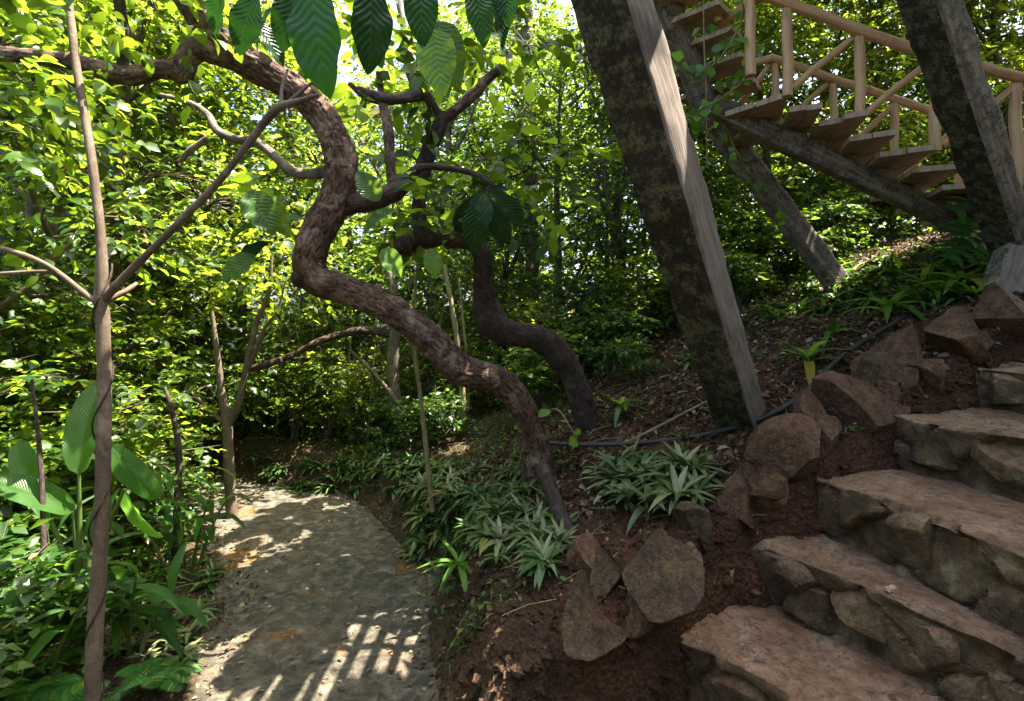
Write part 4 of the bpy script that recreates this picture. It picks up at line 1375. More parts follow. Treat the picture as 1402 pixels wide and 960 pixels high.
MARK = [(0, 'cut by the left edge of the picture'), (100, 'left of the slim straight tree'), (205, 'right behind the slim straight tree'), (285, 'between the slim straight tree and the forked young tree'),
        (365, 'straight behind the forked young tree'), (455, 'above the far end of the footpath'), (530, 'under the lowest sweep of the twisted trunk'), (610, 'behind the thin tan stem'),
        (665, 'left of the dark curved tree'), (735, 'behind the dark curved trunk'), (805, 'just right of the dark curved tree'), (865, 'midway between the dark curved tree and the large timber'),
        (955, 'beside the large leaning timber'), (1025, 'behind the slanting grey timber'), (1105, 'below the first treads of the lower flight'), (1180, 'behind the middle of the stair railing'),
        (1250, 'just left of the dark upper right timber'), (1335, 'behind the dark upper right timber'), (9999, 'at the right edge of the picture')]
DEEP = ['nearest', 'second nearest', 'third', 'fourth']


def place_label(kind, px):
    m = next(t for lim, t in MARK if px < lim)
    n = used.get((kind, m), 0)
    used[(kind, m)] = n + 1
    return kind + ' ' + m + ('' if n == 0 else (', farther back' if n == 1 else (', third row' if n == 2 else ', rearmost row')))


for (pr, px, d, sc_, rot, key) in sorted(trees, key=lambda q: q[2]):
    x, y = (px - CX) * d / F, d
    z = hz(x, y) - 0.1
    dup(pr, (x, y, z), rot, sc_, place_label(LB[key][0], px), LB[key][1])
for pr in (tA, tB, tC, tD, tE):
    for ch in list(pr.children):
        bpy.data.objects.remove(ch)
    bpy.data.objects.remove(pr)

def gap_filter(g, base, nv):
    """drop canopy leaves along chosen sun rays: crown gaps shaped to put sun patches on the path"""
    v, f = g.v[0], g.f[0]
    c = v.reshape(-1, nv, 3).mean(1) + base
    q = c - np.array(SUN) * (c[:, 2] / SUN.z)[:, None]
    s, side = path_dist(q[:, 0], q[:, 1])
    pp = np.stack([q[:, 0], q[:, 1] * 0.8, 0 * q[:, 0]], 1)
    hole = (s < 0.85) & (fbm(pp, 3.2, 2, 91) > 0.13 + 0.1 * (q[:, 1] - 3.5)) & (q[:, 1] < 8)
    hole |= (s < 0.8) & (fbm(pp, 6.0, 2, 93) > 0.20) & (q[:, 1] < 7)
    hole |= (np.abs(q[:, 0] + 0.93) < 0.33) & (np.abs(q[:, 1] - 3.70) < 0.42)
    hole |= (np.abs(q[:, 0] + 0.68) < 0.28) & (np.abs(q[:, 1] - 4.62) < 0.2)
    keep = ~hole
    fk = np.repeat(keep, len(f) // len(keep))
    g.f[0] = f[fk]
    g.mi[0] = g.mi[0][fk]


# ------------------------------------------------------------------ canopy trees shading the steps (crowns above the frame)
def canopy(x, y, z, r_, label, n, seed, base):
    rr = np.random.default_rng(seed)
    b = np.array((base[0], base[1], hz(*base)))
    root = thing('canopy_tree', label, 'tree', b, 'tall canopy trees arching over the stairs')
    c = np.array((x, y, z))
    gt = Geo()
    tube(gt, sub([b - (0, 0, 0.3), b * 0.5 + c * 0.5 + (0.3, 0.3, 0.6), c + (0, 0, 0.3)], b), [0.16, 0.12, 0.05], 12, 0.2, 0.12)
    cs = [c + rr.normal(size=3) * np.array((r_, r_, 0.35)) * 0.55 for _ in range(12)]
    g = Geo()
    sprays(g, sub(cs, b), [r_ * 0.42] * 12, n, 8, 0.26, LEAF_M, 0.5, r=rr, squash=0.5, twigs=(40, gt))
    gap_filter(g, b, len(LEAF_M[0]))
    link('trunk', gt.mesh('canopy_trunk', M['bark_grey']), root)
    link('crown', g.mesh('canopy_crown', M['leaf_broad']), root)


def over(px_, py_, pz_, z):
    """the point at height z on the sun ray through a ground point"""
    q = np.array((px_, py_, pz_)) + np.array(SUN) * ((z - pz_) / SUN.z)
    return q[0], q[1], q[2]


for k, (gx, gy, gz, z, r_, n, bs) in enumerate([(1.6, 1.6, 1.1, 7.5, 1.6, 330, (8.5, 3.0)), (3.4, 2.6, 1.6, 7.6, 1.6, 330, (9.5, 5.0)), (2.6, 4.6, 1.8, 8.2, 1.5, 330, (10, 9)), (0.9, 3.6, 1.1, 8.4, 1.25, 280, (7.5, 9.5)),
                                                (5.2, 4.6, 2.5, 8.8, 1.7, 330, (11.5, 8.0)), (0.3, 0.4, 1.0, 7.4, 1.6, 300, (7.5, 1.0)), (-1.2, 4.0, 0.0, 8.0, 1.5, 420, (2.9, 8.5)), (-1.9, 5.6, 0, 8.6, 0.9, 200, (2.6, 13.0)),
                                                (-1.6, 2.2, 0.0, 7.6, 1.4, 300, (3.2, -2.0)), (0.3, 3.2, 0.6, 7.8, 1.2, 300, (0, 0)), (1.6, 7.2, 1.6, 8.8, 1.1, 160, (0, 0)), (2.0, 3.4, 1.5, 7.7, 1.3, 300, (0, 0)), (-0.2, 5.2, 0.6, 8.0, 1.1, 200, (0, 0))]):
    c = over(gx, gy, gz, z)
    bs = (c[0] + 6.5, 2.0)
    canopy(c[0], c[1], c[2], r_, 'tall tree whose leafy canopy arches over the steps from above', n, 200 + k, bs)

# ------------------------------------------------------------------ far forest, and an added leaf ring unseen behind the camera
g = Geo()
r = np.random.default_rng(55)
for side in range(2):
    n = 9000
    d = r.uniform(14, 22, n)
    th = r.uniform(-1.15, 1.15, n)
    x = np.sin(th) * d
    y = np.cos(th) * d + 1.5
    lo = 0.2 + np.maximum(0, x) * 0.25
    z = lo + (8.5 - lo) * r.random(n) ** 0.8 + 1.8 * fbm(np.stack([x, y, 0 * x], 1), 0.35, 2, 2) * 1.0
    place_leaves(g, LEAF_M if side else LEAF_L, np.stack([x, y, z], 1), rand_dir(n, -0.3, r), r.uniform(0.3, 0.6, n), roll=r.normal(size=n))
n = 17000  # unseen leaves around the back, added to block low sky light
th = r.uniform(1.25, 2 * np.pi - 1.15, n)
d = r.uniform(5.5, 11, n) + 2.0 * (np.cos(th) > 0)
x, y = np.sin(th) * d, np.cos(th) * d
z = 0.2 + np.maximum(0, x) * 0.25 + 5.6 * r.random(n) ** 1.2
place_leaves(g, LEAF_M, np.stack([x, y, z], 1), rand_dir(n, -0.3, r), r.uniform(0.3, 0.6, n), roll=r.normal(size=n))
tag(link('forest', g.mesh('far_forest_and_added_ring', M['leaf_broad'])), 'far forest foliage closing the view behind the trees, with added unseen leaves behind the viewpoint', 'forest', kind='stuff')

# ------------------------------------------------------------------ shrubs
def proto_shrub(name, mat, leaf, tm, n, per, rr, hgt, seed, stems=7):
    r = np.random.default_rng(seed)
    root = thing(name, 'x', 'shrub', (0, 0, -50))
    gt = Geo()
    cs, rs = [], []
    for k in range(stems):
        a = r.random() * 6.28
        q = rr * r.uniform(0.1, 0.8)
        c = np.array((math.cos(a) * q, math.sin(a) * q, hgt * r.uniform(0.35, 0.95)))
        cs.append(c)
        rs.append(rr * 0.42)
        tube(gt, [(0, 0, -0.15), c * (0.35, 0.35, 0.5), c], [0.014, 0.010, 0.004], 5, 0.1, cap=False)
    g = Geo()
    sprays(g, cs, rs, n, per, leaf, tm, 0.22, r=r, twigs=(8, gt))
    link('stem', gt.mesh(name + '_stems', M['bark_grey']), root)
    link('foliage', g.mesh(name + '_foliage', M[mat]), root)
    return root


sA = proto_shrub('leafy_shrub', 'leaf_long', 0.07, LEAF_S, 230, 8, 0.75, 1.1, 11)
sB = proto_shrub('leafy_shrub', 'leaf_broad', 0.11, LEAF_S, 190, 8, 0.7, 1.2, 12)
sC = proto_shrub('dark_shrub', 'leaf_dark', 0.10, LEAF_S, 230, 8, 0.7, 0.9, 13)
SH = {'L': ('leafy green shrub', 'shrubs left of the footpath'),
      'B': ('fine-leaved bright shrub', 'shrubs behind the bend of the path'),
      'C': ('small shaded shrub', 'shrubs on the shaded slope'),
      'R': ('low dim shrub', 'shrubs under the wooden stairs')}
shr = [(sC, -40, 4.0, 1.1, 'L'), (sB, 60, 4.6, 1.2, 'L'), (sA, 170, 5.2, 1.2, 'L'), (sB, 0, 5.6, 1.3, 'L'), (sA, 110, 6.4, 1.4, 'L'), (sB, 215, 6.6, 1.2, 'L'), (sA, 20, 7.4, 1.6, 'L'), (sA, 250, 8.0, 1.4, 'L'), (sA, 190, 8.6, 1.6, 'L'), (sC, 225, 5.4, 0.7, 'L'), (sC, -60, 3.0, 1.0, 'L'),
       (sA, 350, 7.9, 1.0, 'B'), (sA, 400, 7.8, 0.9, 'B'), (sA, 450, 7.9, 1.1, 'B'), (sA, 500, 7.7, 1.0, 'B'), (sA, 430, 8.8, 1.6, 'B'), (sA, 370, 8.8, 1.5, 'B'), (sA, 560, 8.2, 1.2, 'B'), (sA, 310, 7.6, 1.0, 'B'), (sC, 540, 7.2, 0.7, 'B'),
       (sA, 640, 7.6, 0.9, 'C'), (sC, 700, 7.4, 0.7, 'C'), (sA, 760, 7.2, 1.0, 'C'), (sC, 830, 7.0, 0.9, 'C'), (sA, 880, 7.4, 1.0, 'C'), (sC, 600, 6.8, 0.7, 'C'), (sB, 740, 6.6, 0.8, 'C'), (sC, 860, 6.2, 0.55, 'C'), (sC, 800, 7.9, 1.2, 'C'), (sB, 930, 7.6, 1.0, 'C'), (sA, 690, 8.4, 1.3, 'C'),
       (sC, 980, 7.6, 0.9, 'R'), (sB, 1050, 8.0, 1.0, 'R'), (sC, 1130, 8.0, 0.9, 'R'), (sB, 1010, 7.2, 0.7, 'R'), (sC, 1220, 8.3, 0.9, 'R'), (sB, 1290, 8.6, 1.0, 'R'), (sC, 1370, 8.0, 1.0, 'R'), (sB, 1100, 9.0, 1.3, 'R'), (sC, 1010, 8.6, 1.2, 'R')]
for k, (pr, px, d, s_, key) in enumerate(sorted(shr, key=lambda q: q[2])):
    x = (px - CX) * d / F
    dup(pr, (x, d, hz(x, d) - 0.03), k * 1.7, s_, place_label(SH[key][0], px), SH[key][1])
for pr in (sA, sB, sC):
    for ch in list(pr.children):
        bpy.data.objects.remove(ch)
    bpy.data.objects.remove(pr)


# ------------------------------------------------------------------ herbs and rosettes
def rosette(name, seed, n, L, mat, width=0.16, curl=0.55, up_=(0.25, 1.1)):
    r = np.random.default_rng(seed)
    g = Geo()
    tms = [leaf_tmpl(7, width * s, 0.2, c, 'lance') for s, c in ((1, curl), (0.85, curl * 0.5), (1.1, curl * 1.5))]
    for k in range(n):
        a = k * 2.4 + r.normal() * 0.25
        el = r.uniform(*up_)
        d = np.array([[math.cos(a) * math.cos(el), math.sin(a) * math.cos(el), math.sin(el)]])
        place_leaves(g, tms[k % 3], np.array([[0, 0, 0.015 * k / n * 4]]), d, [L * r.uniform(0.65, 1.1)])
    tube(g, [(0, 0, -0.06), (0, 0, 0.07)], [0.012, 0.010], 6, 0.04)
    return g.mesh(name, M[mat])


ro = [rosette('rosette_a', 1, 16, 0.24, 'leaf_lance', 0.2), rosette('rosette_b', 2, 15, 0.25, 'leaf_grey', 0.2), rosette('rosette_c', 3, 20, 0.20, 'leaf_lance', 0.26), rosette('rosette_d', 4, 12, 0.30, 'leaf_bright', 0.19, 0.7)]


def put_ros(k, x, y, s_, label, group=None, dz=0.0, rot=None, tilt=(0, 0)):
    o = link('rosette_plant', ro[k], None, (float(x), float(y), hz(x, y) + dz))
    o.rotation_euler = (tilt[0], tilt[1], random.random() * 6.28 if rot is None else rot)
    o.scale = (s_, s_, s_)
    tag(o, label, 'plant', group)
    return o


r = np.random.default_rng(77)


LOOK = {0: 'narrow dark-leaved', 1: 'grey-green', 2: 'short broad-leaved', 3: 'light green long-leaved'}
_cnt = {}


def spot_label(k, px, py, s_, bins, y_mid, where):
    m = next(t for lim, t in bins if px < lim)
    lab = ('small ' if s_ < sum(where[1]) / 2 else 'larger ') + LOOK[k] + ' plant ' + m + (', upper row' if py < y_mid else ', lower row')
    return lab


BANKB = [(610, 'on the bank around the thin tan stem'), (660, 'on the bank above the pale path edge'), (715, 'on the bank left of the twisted trunk foot'), (9999, 'on the bank at the twisted trunk foot')]
FARB = [(400, 'on the far bank by the forked young tree'), (470, 'on the far bank at the bend'), (535, 'on the far bank where the path narrows'), (9999, 'on the far bank near the thin tan stem')]
BEDB = [(1110, 'beside the foot of the large timber'), (1170, 'around the foot of the slanting grey timber'), (1240, 'uphill of the hose, mid slope'), (1310, 'under the lower end of the stringer'), (9999, 'around the monstera')]
CLB = [(875, 'at the left of the clump above the mossy rock'), (915, 'in the middle of the clump above the mossy rock'), (9999, 'at the right of the clump above the mossy rock')]
LEFB = [(235, 'in litter near the slim tree'), (275, 'in litter midway along the left path edge'), (9999, 'in litter by the far left path edge')]


# grey-green clump in the middle (big), and rosettes along the lip of the bank
for k in range(24):
    px, py = 895 + r.uniform(-62, 62), 690 + r.uniform(-34, 26)
    x, y = ground_hit(px, py)
    k_, s_ = 1 if k % 3 else 0, r.uniform(0.85, 1.15)
    put_ros(k_, x, y, s_, spot_label(k_, px, py, s_, CLB, 688, (0, (0.85, 1.15))), 'plants of the big grey-green clump', dz=0.05)
for k in range(112):
    px, py = r.uniform(560, 775), r.uniform(640, 775)
    if px > 725 and py < 690:
        continue
    x, y = ground_hit(px, py)
    k_, s_ = [0, 2, 1][k % 3], r.uniform(0.6, 1.0)
    put_ros(k_, x, y, s_, spot_label(k_, px, py, s_, BANKB, 705, (0, (0.6, 1.0))), 'lance-leaved plants on the bank')
for k in range(70):
    px, py = r.uniform(340, 600), r.uniform(628, 684)
    x, y = ground_hit(px, py)
    k_, s_ = [2, 0][k % 2], r.uniform(0.55, 0.8)
    put_ros(k_, x, y, s_, spot_label(k_, px, py, s_, FARB, 652, (0, (0.55, 0.8))), 'small plants on the far bank')
for k in range(95):
    px = r.uniform(1030, 1385)
    py = r.uniform(375, 450) - (px - 1040) * 0.12
    x, y = ground_hit(px, py)
    if y < 4.35:
        continue
    k_, s_ = [0, 2, 3][k % 3], r.uniform(0.7, 1.15)
    put_ros(k_, x, y, s_, spot_label(k_, px, py, s_, BEDB, 400, (0, (0.7, 1.15))), 'plants in the bed below the stairs')
for (px, py, k, s_, lab) in [(1216, 438, 3, 1.35, 'light green rosette plant above the hose, left of the broad low rock'),
                             (1316, 402, 3, 1.35, 'bright green rosette plant with broad arching leaves near the right-edge timber'),
                             (1106, 508, 3, 1.2, 'light green rosette plant on bare soil right of the large timber foot'),
                             (948, 505, 0, 1.15, 'green rosette plant on the soil left of the large timber foot'),
                             (1140, 462, 3, 0.8, 'small light green rosette between the hose and the slanting grey timber'),
                             (1012, 450, 0, 0.9, 'small green plant just right of the large timber, half way down'),
                             (745, 790, 2, 0.9, 'small lance-leaved plant growing from the cut face of the bank')]:
    x, y = ground_hit(px, py)
    put_ros(k, x, y, s_, lab, dz=0.04)
for (px, py, lab) in [(628, 800, 'drooping leafy sprig hanging from the bank over the pale ledge'), (850, 575, 'tuft of blade leaves on the soil beside the dark curved tree')]:
    x, y = ground_hit(px, py)
    o = put_ros(3, x, y, 0.8, lab, dz=0.1)


# thin tan sticks and stems
def stick(name, pts, rr, mat, label, cat, group=None):
    p = px_pts(pts)
    o = link(name, tube(Geo(), sub(p, p[0]), rr, 8, 0.05, 0.08).mesh(name, M[mat]), None, tuple(p[0]))
    return tag(o, label, cat, group)


stick('sapling', [(592, 700, 5.0), (588, 660, 5.0), (582, 600, 5.0), (574, 530, 5.0), (566, 465, 5.0), (568, 400, 5.05), (572, 350, 5.1)], [0.03, 0.026, 0.024, 0.02, 0.018, 0.014, 0.008], 'cane', 'thin straight tan stem standing at the bank edge in front of the bend', 'sapling')
stick('sapling', [(634, 610, 7.0), (634, 560, 7.0), (630, 500, 7.0), (622, 440, 7.0), (612, 385, 7.0), (600, 320, 7.0)], [0.05, 0.045, 0.04, 0.035, 0.03, 0.02], 'cane', 'pale straight stem rising behind the twisted trunk', 'sapling')
stick('sapling', [(642, 560, 7.4), (640, 500, 7.4), (634, 440, 7.4), (628, 380, 7.4)], [0.025, 0.022, 0.02, 0.015], 'cane', 'very thin pale stem just right of the pale straight stem', 'sapling')
stick('fallen_twig', [(862, 604, 4.2), (900, 585, 4.4), (940, 564, 4.55), (976, 545, 4.6)], [0.01, 0.012, 0.011, 0.006], 'cane', 'long fallen twig lying on the soil left of the large timber foot', 'twig')
stick('fallen_twig', [(855, 640, 4.0), (868, 615, 4.05), (878, 592, 4.1)], [0.008, 0.01, 0.006], 'cane', 'short pale twig standing in the soil in front of the hose', 'twig')
stick('mossy_log', [(742, 640, 4.1), (758, 680, 3.85), (775, 720, 3.6), (800, 762, 3.4), (808, 790, 3.3)], [0.06, 0.055, 0.05, 0.055, 0.04], 'bark_dark', 'mossy root log running from the twisted tree down to the rocks', 'log')
stick('sapling', [(238, 790, 4.8), (242, 700, 4.85), (245, 620, 4.9), (235, 560, 4.9), (225, 530, 4.9)], [0.035, 0.03, 0.028, 0.022, 0.015], 'bark_dark', 'dark thin stem between the slim tree and the forked young tree', 'sapling')
stick('sapling', [(55, 900, 3.4), (60, 780, 3.4), (56, 640, 3.5), (44, 520, 3.6)], [0.02, 0.018, 0.015, 0.01], 'bark_dark', 'thin dark stem at the far left beside the slim tree', 'sapling')
stick('sapling', [(1318, 260, 9.0), (1322, 120, 9.0), (1326, 0, 9.0), (1328, -60, 9.0)], [0.09, 0.08, 0.07, 0.06], 'bark_dark', 'dark slim trunk behind the railing in the upper right corner', 'tree')

for k in range(16):
    px, d = 345 + k * 19 + r.uniform(-6, 6), r.uniform(7.4, 8.6)
    x = (px - CX) * d / F
    b = np.array((x, d, hz(x, d) - 0.1))
    h_ = r.uniform(1.6, 3.2)
    o = link('slender_stem', tube(Geo(), [(0, 0, 0), (r.normal() * 0.06, 0, h_ * 0.5), (r.normal() * 0.2, r.normal() * 0.1, h_)], [0.014, 0.011, 0.004], 6, 0.15, 0.1).mesh('slender_stem', M['cane' if k % 3 else 'bark_slim']), None, tuple(b))
    tag(o, 'slender upright stem among the bright growth where the footpath bends', 'sapling', 'slender stems at the bend of the path')

# ------------------------------------------------------------------ left undergrowth: canes, banana and fern
PADDLE = leaf_tmpl(20, 0.34, 0.15, 0.3, 'paddle', 3, 0.06)
PAD2 = leaf_tmpl(16, 0.19, 0.22, 0.6, 'lance', 2, 0.05)


def cane_plant(px, py, d, n, hgt, L, label, group, seed, lean=(0.0, 0.0)):
    r = np.random.default_rng(seed)
    x = (px - CX) * d / F
    b = np.array((x, d, hz(x, d)))
    root = thing('ginger_plant', label, 'plant', b, group)
    gl = Geo()
    for k in range(n):
        a = r.random() * 6.28
        o = np.array((math.cos(a), math.sin(a), 0)) * r.uniform(0.03, 0.16)
        tip = o * 2.4 + np.array((lean[0] + r.normal() * 0.12, lean[1] + r.normal() * 0.12, hgt * r.uniform(0.7, 1.05)))
        mid = (o + tip) / 2 + (0, 0, hgt * 0.08)
        link('cane', tube(Geo(), [o - (0, 0, 0.1), mid, tip], [0.013, 0.010, 0.005], 7, 0.06).mesh('cane', M['cane'] if k % 2 else M['stem_green']), root)
        cc = catmull(np.array([o, mid, tip]), 12)
        m = 6
        az = r.random() * 3.14
        for j in range(m):
            q = cc[4 + j] if 4 + j < 12 else cc[-1]
            aa = az + (j % 2) * 3.14 + r.normal() * 0.3
            dd = np.array([[math.cos(aa), math.sin(aa), r.uniform(0.2, 0.9)]])
            place_leaves(gl, PAD2, q[None], dd, [L * r.uniform(0.7, 1.1)])
        place_leaves(gl, PAD2, cc[-1][None], np.array([[r.normal() * 0.3, r.normal() * 0.3, 1]]), [L * 0.8])
    link('foliage', gl.mesh('ginger_leaves', M['leaf_banana']), root)


cane_plant(178, 880, 3.6, 6, 0.7, 0.42, 'tall ginger-like plant with arching leaves right of the slim straight tree', 'ginger-like plants left of the path', 1, (0.15, -0.1))
cane_plant(250, 760, 4.7, 5, 0.85, 0.38, 'ginger-like plant with arching leaves leaning towards the footpath, farther back', 'ginger-like plants left of the path', 2, (0.1, -0.1))
cane_plant(90, 800, 4.0, 5, 0.9, 0.42, 'ginger-like plant behind the slim straight tree on the left', 'ginger-like plants left of the path', 3)
cane_plant(30, 900, 3.1, 5, 0.8, 0.4, 'ginger-like plant in the lower left corner above the fern', 'ginger-like plants left of the path', 4)
cane_plant(205, 690, 5.6, 4, 0.9, 0.35, 'small ginger-like plant near the dark thin stem', 'ginger-like plants left of the path', 5)
cane_plant(-10, 760, 3.6, 5, 1.0, 0.45, 'ginger-like plant cut by the left edge of the picture', 'ginger-like plants left of the path', 6)

b = P(110, 760, 3.6)
b[2] = hz(b[0], b[1])
ban = thing('banana_plant', 'young banana plant with broad upright paddle leaves behind the slim tree', 'plant', b)
for k, (px, py, dx, dy, dz, L, fx, fy, fz) in enumerate([(108, 648, 0.02, 0.05, 1, 0.66, 0.15, -1, 0.1), (150, 610, 0.5, -0.1, -0.5, 0.5, 0.0, -0.8, 0.5), (100, 700, -0.5, -0.3, 0.5, 0.55, 0, -0.6, 0.8), (170, 670, 0.3, 0.0, -0.9, 0.45, -0.5, -1, 0.2), (60, 690, -0.4, -0.1, 0.9, 0.5, 0.4, -0.9, 0.2)]):
    g = Geo()
    q = P(px, py, 3.55) - b
    place_leaves(g, PADDLE, q[None], np.array([[dx, dy, dz]], float), [L], up=np.array([[fx, fy, fz]], float))
    link('leaf', g.mesh('banana_leaf', M['leaf_banana']), ban)
    tube_g = tube(Geo(), [(0, 0, -0.05), q * (0.4, 0.4, 0.6), q], [0.025, 0.018, 0.01], 8, 0.06)
    link('stalk', tube_g.mesh('banana_stalk', M['stem_green']), ban)


def fern_mesh(seed, n, L):
    r = np.random.default_rng(seed)
    g = Geo()
    tm = leaf_tmpl(3, 0.24, 0.1, 0.2, 'lance')
    for k in range(n):
        a = k * 2.4
        el = r.uniform(0.35, 1.0)
        pts = np.array([(math.cos(a) * t * L * math.cos(el), math.sin(a) * t * L * math.cos(el), L * (t * math.sin(el) - 0.55 * t * t)) for t in np.linspace(0, 1, 5)])
        cc = catmull(pts, 26)
        tube(g, pts, [0.005, 0.002], 4, 0.08, cap=False)
        tg = np.gradient(cc, axis=0)
        sd_ = np.cross(tg, (0, 0, 1.0))
        sd_ /= np.linalg.norm(sd_, axis=1)[:, None]
        wl = 0.26 * L * np.sin(np.linspace(0.35, 3.0, 26)) ** 0.8
        tgn = tg / np.linalg.norm(tg, axis=1)[:, None]
        for sg in (-1, 1):
            place_leaves(g, tm, cc[3:], (sd_ * sg + tgn * 0.35)[3:], wl[3:])
    return g.mesh('fern', M['leaf_monstera'])


fm = [fern_mesh(1, 11, 0.55), fern_mesh(2, 9, 0.5)]
for k, (px, py, d, s_, lab) in enumerate([(45, 905, 2.7, 1.0, 'dark green fern in the lower left corner'), (-10, 850, 2.9, 1.1, 'fern at the left edge above the corner fern'), (80, 960, 2.55, 0.9, 'fern at the bottom edge touching the slim tree'), (205, 940, 3.1, 0.55, 'small fern at the bottom between the slim tree and the footpath')]):
    x = (px - CX) * d / F
    o = link('fern', fm[k % 2], None, (x, d, hz(x, d) + 0.12))
    o.scale = (s_,) * 3
    o.rotation_euler.z = k * 2
    tag(o, lab, 'fern', 'ferns in the lower left corner')
for k in range(26):
    px, py = r.uniform(175, 330), 0
    py = r.uniform(700, 930)
    px = min(px, 330 - (py - 700) * 0.35) - 8
    x, y = ground_hit(px, py)
    k_, s_ = [0, 2, 1][k % 3], r.uniform(0.4, 0.75)
    put_ros(k_, x, y, s_, spot_label(k_, px, py, s_, LEFB, 815, (0, (0.4, 0.75))), 'small plants left of the footpath')


# ------------------------------------------------------------------ monstera
def monstera_leaf(L):
    g = Geo()
    n = 5
    V, Fq = [], []
    for sg in (-1, 1):
        for k in range(n):
            t0, t1 = k / n, (k + 0.90) / n
            w0 = L * 0.54 * math.sin(math.pi * (0.18 + 0.74 * t0)) ** 0.8
            w1 = L * 0.48 * math.sin(math.pi * (0.18 + 0.74 * t1)) ** 0.8
            y0, y1 = t0 * L, t1 * L
            sweep = 0.12 * L
            S = 6
            b0 = len(V)
            for j in range(S + 1):
                s = j / S
                dz = 0.05 * L * math.sin(s * 2) - 0.28 * L * s * s * 0.6 - 0.12 * L * (t0 ** 2)
                shrink = 1 - 0.35 * max(0, s - 0.6) / 0.4
                ym = (y0 + y1) / 2 + sweep * s
                hw = (y1 - y0 + (0.28 / n * L) * (1 if s < 0.25 else 0)) / 2 * shrink
                w = (w0 + w1) / 2 * s
                V.append((sg * w, ym - hw, dz))
                V.append((sg * w, ym + hw, dz))
            for j in range(S):
                a = b0 + 2 * j
                Fq.append((a, a + 2, a + 3, a + 1) if sg > 0 else (a, a + 1, a + 3, a + 2))
    g.add(V, Fq)
    return g.mesh('monstera_leaf', M['leaf_monstera'])


ml = monstera_leaf(0.55)
b = P(1335, 345, 5.3)
b[2] = hz(b[0], b[1])
mon = thing('monstera', 'split-leaved monstera plant at the foot of the leaning timber, upper right', 'plant', b)
for k, (px, py, d, dx, dy, dz, fx, fy, fz, s_) in enumerate([(1368, 262, 5.1, -0.9, -0.2, -0.25, 0, -0.55, 0.85, 1.1), (1340, 300, 5.0, -0.75, -0.5, -0.35, -0.2, -0.6, 0.8, 0.9), (1372, 278, 5.0, -0.2, -0.6, 0.6, 0.2, -0.8, 0.5, 0.6), (1330, 325, 4.9, -0.8, -0.4, -0.4, 0, -0.4, 0.9, 0.8)]):
    q = P(px, py, d) - b
    Rm = frames(np.array([[dx, dy, dz]], float), np.array([[fx, fy, fz]], float))[0]
    o = link('leaf', ml, mon, tuple(q))
    o.rotation_mode = 'QUATERNION'
    o.rotation_quaternion = Matrix(Rm.tolist()).to_quaternion()
    o.scale = (s_,) * 3
    link('stalk', tube(Geo(), [(0, 0, -0.05), q * 0.5 + (0.06, 0, 0.05), q], [0.012, 0.01, 0.007], 7, 0.05).mesh('monstera_stalk', M['stem_green']), mon)

# ------------------------------------------------------------------ vine on the stairs
def vine(name, pts, leaves, label, seed, lsize=0.13):
    p = px_pts(pts)
    r = np.random.default_rng(seed)
    root = thing(name, label, 'vine', p[0], None)
    link('stem', tube(Geo(), sub(p, p[0]), [0.006], 6, 0.04, 0.1).mesh('vine_stem', M['cane']), root)
    cc = catmull(np.array(sub(p, p[0])), leaves)
    g = Geo()
    dd = rand_dir(leaves * 2, -0.4, r)
    place_leaves(g, LEAF_O, np.repeat(cc, 2, 0) + 0.03 * dd, dd, lsize * (0.6 + 0.7 * r.random(leaves * 2)), up=np.tile((0, -1.0, 0.3), (leaves * 2, 1)), roll=r.normal(size=leaves * 2) * 0.6)
    link('foliage', g.mesh('vine_leaves', M['leaf_bright']), root)


vine('hanging_vine', [(963, -30, 4.9), (964, 60, 4.9), (967, 130, 4.9), (968, 230, 5.0)], 5, 'thin vine hanging straight down in front of the upper wooden treads', 1, 0.1)
vine('climbing_vine', [(905, 60, 4.8), (930, 95, 4.8), (955, 100, 4.8), (985, 80, 4.8), (1010, 40, 4.9), (1020, 0, 5.0)], 16, 'leafy vine looping up across the upper treads to the corner post', 3)
vine('climbing_vine', [(915, 130, 4.8), (945, 160, 4.8), (970, 145, 4.8), (1000, 125, 4.9), (1020, 105, 5.0), (1030, 60, 5.1)], 18, 'leafy vine crossing the stair corner below the upper treads', 5)
vine('climbing_vine', [(985, 140, 5.6), (1005, 200, 5.6), (1030, 240, 5.7), (1060, 265, 5.8), (1075, 300, 5.9)], 12, 'bright-leaved vine trailing down the slanting grey timber', 2, 0.12)
vine('trailing_creeper', [(1070, 228, 6.4), (1100, 252, 6.3), (1125, 270, 6.2), (1140, 300, 6.2), (1158, 325, 6.1)], 7, 'thin pale creeper stems under the wooden stringer', 4, 0.10)
vine('trailing_creeper', [(705, 575, 4.9), (725, 590, 4.6), (760, 560, 4.4), (790, 600, 4.3)], 7, 'light green creeper leaves at the base of the twisted trunk', 6, 0.13)

# ------------------------------------------------------------------ ground cover: litter, clods, tiny herbs
def surface_pts(n, x0, x1, y0, y1, seed, keep):
    r = np.random.default_rng(seed)
    x = r.uniform(x0, x1, n)
    y = r.uniform(y0, y1, n)
    s, side = path_dist(x, y)
    m = keep(x, y, s, side)
    x, y = x[m], y[m]
    return np.stack([x, y, height(x, y)], 1), r


def in_steps(x, y):
    tt = (x - SA[0]) * SN[0] + (y - SA[1]) * SN[1]
    return (tt > 0.05) & (x > 0.3)


def keep_soil(x, y, s, side):
    return (s > 0.85) & ~in_steps(x, y)


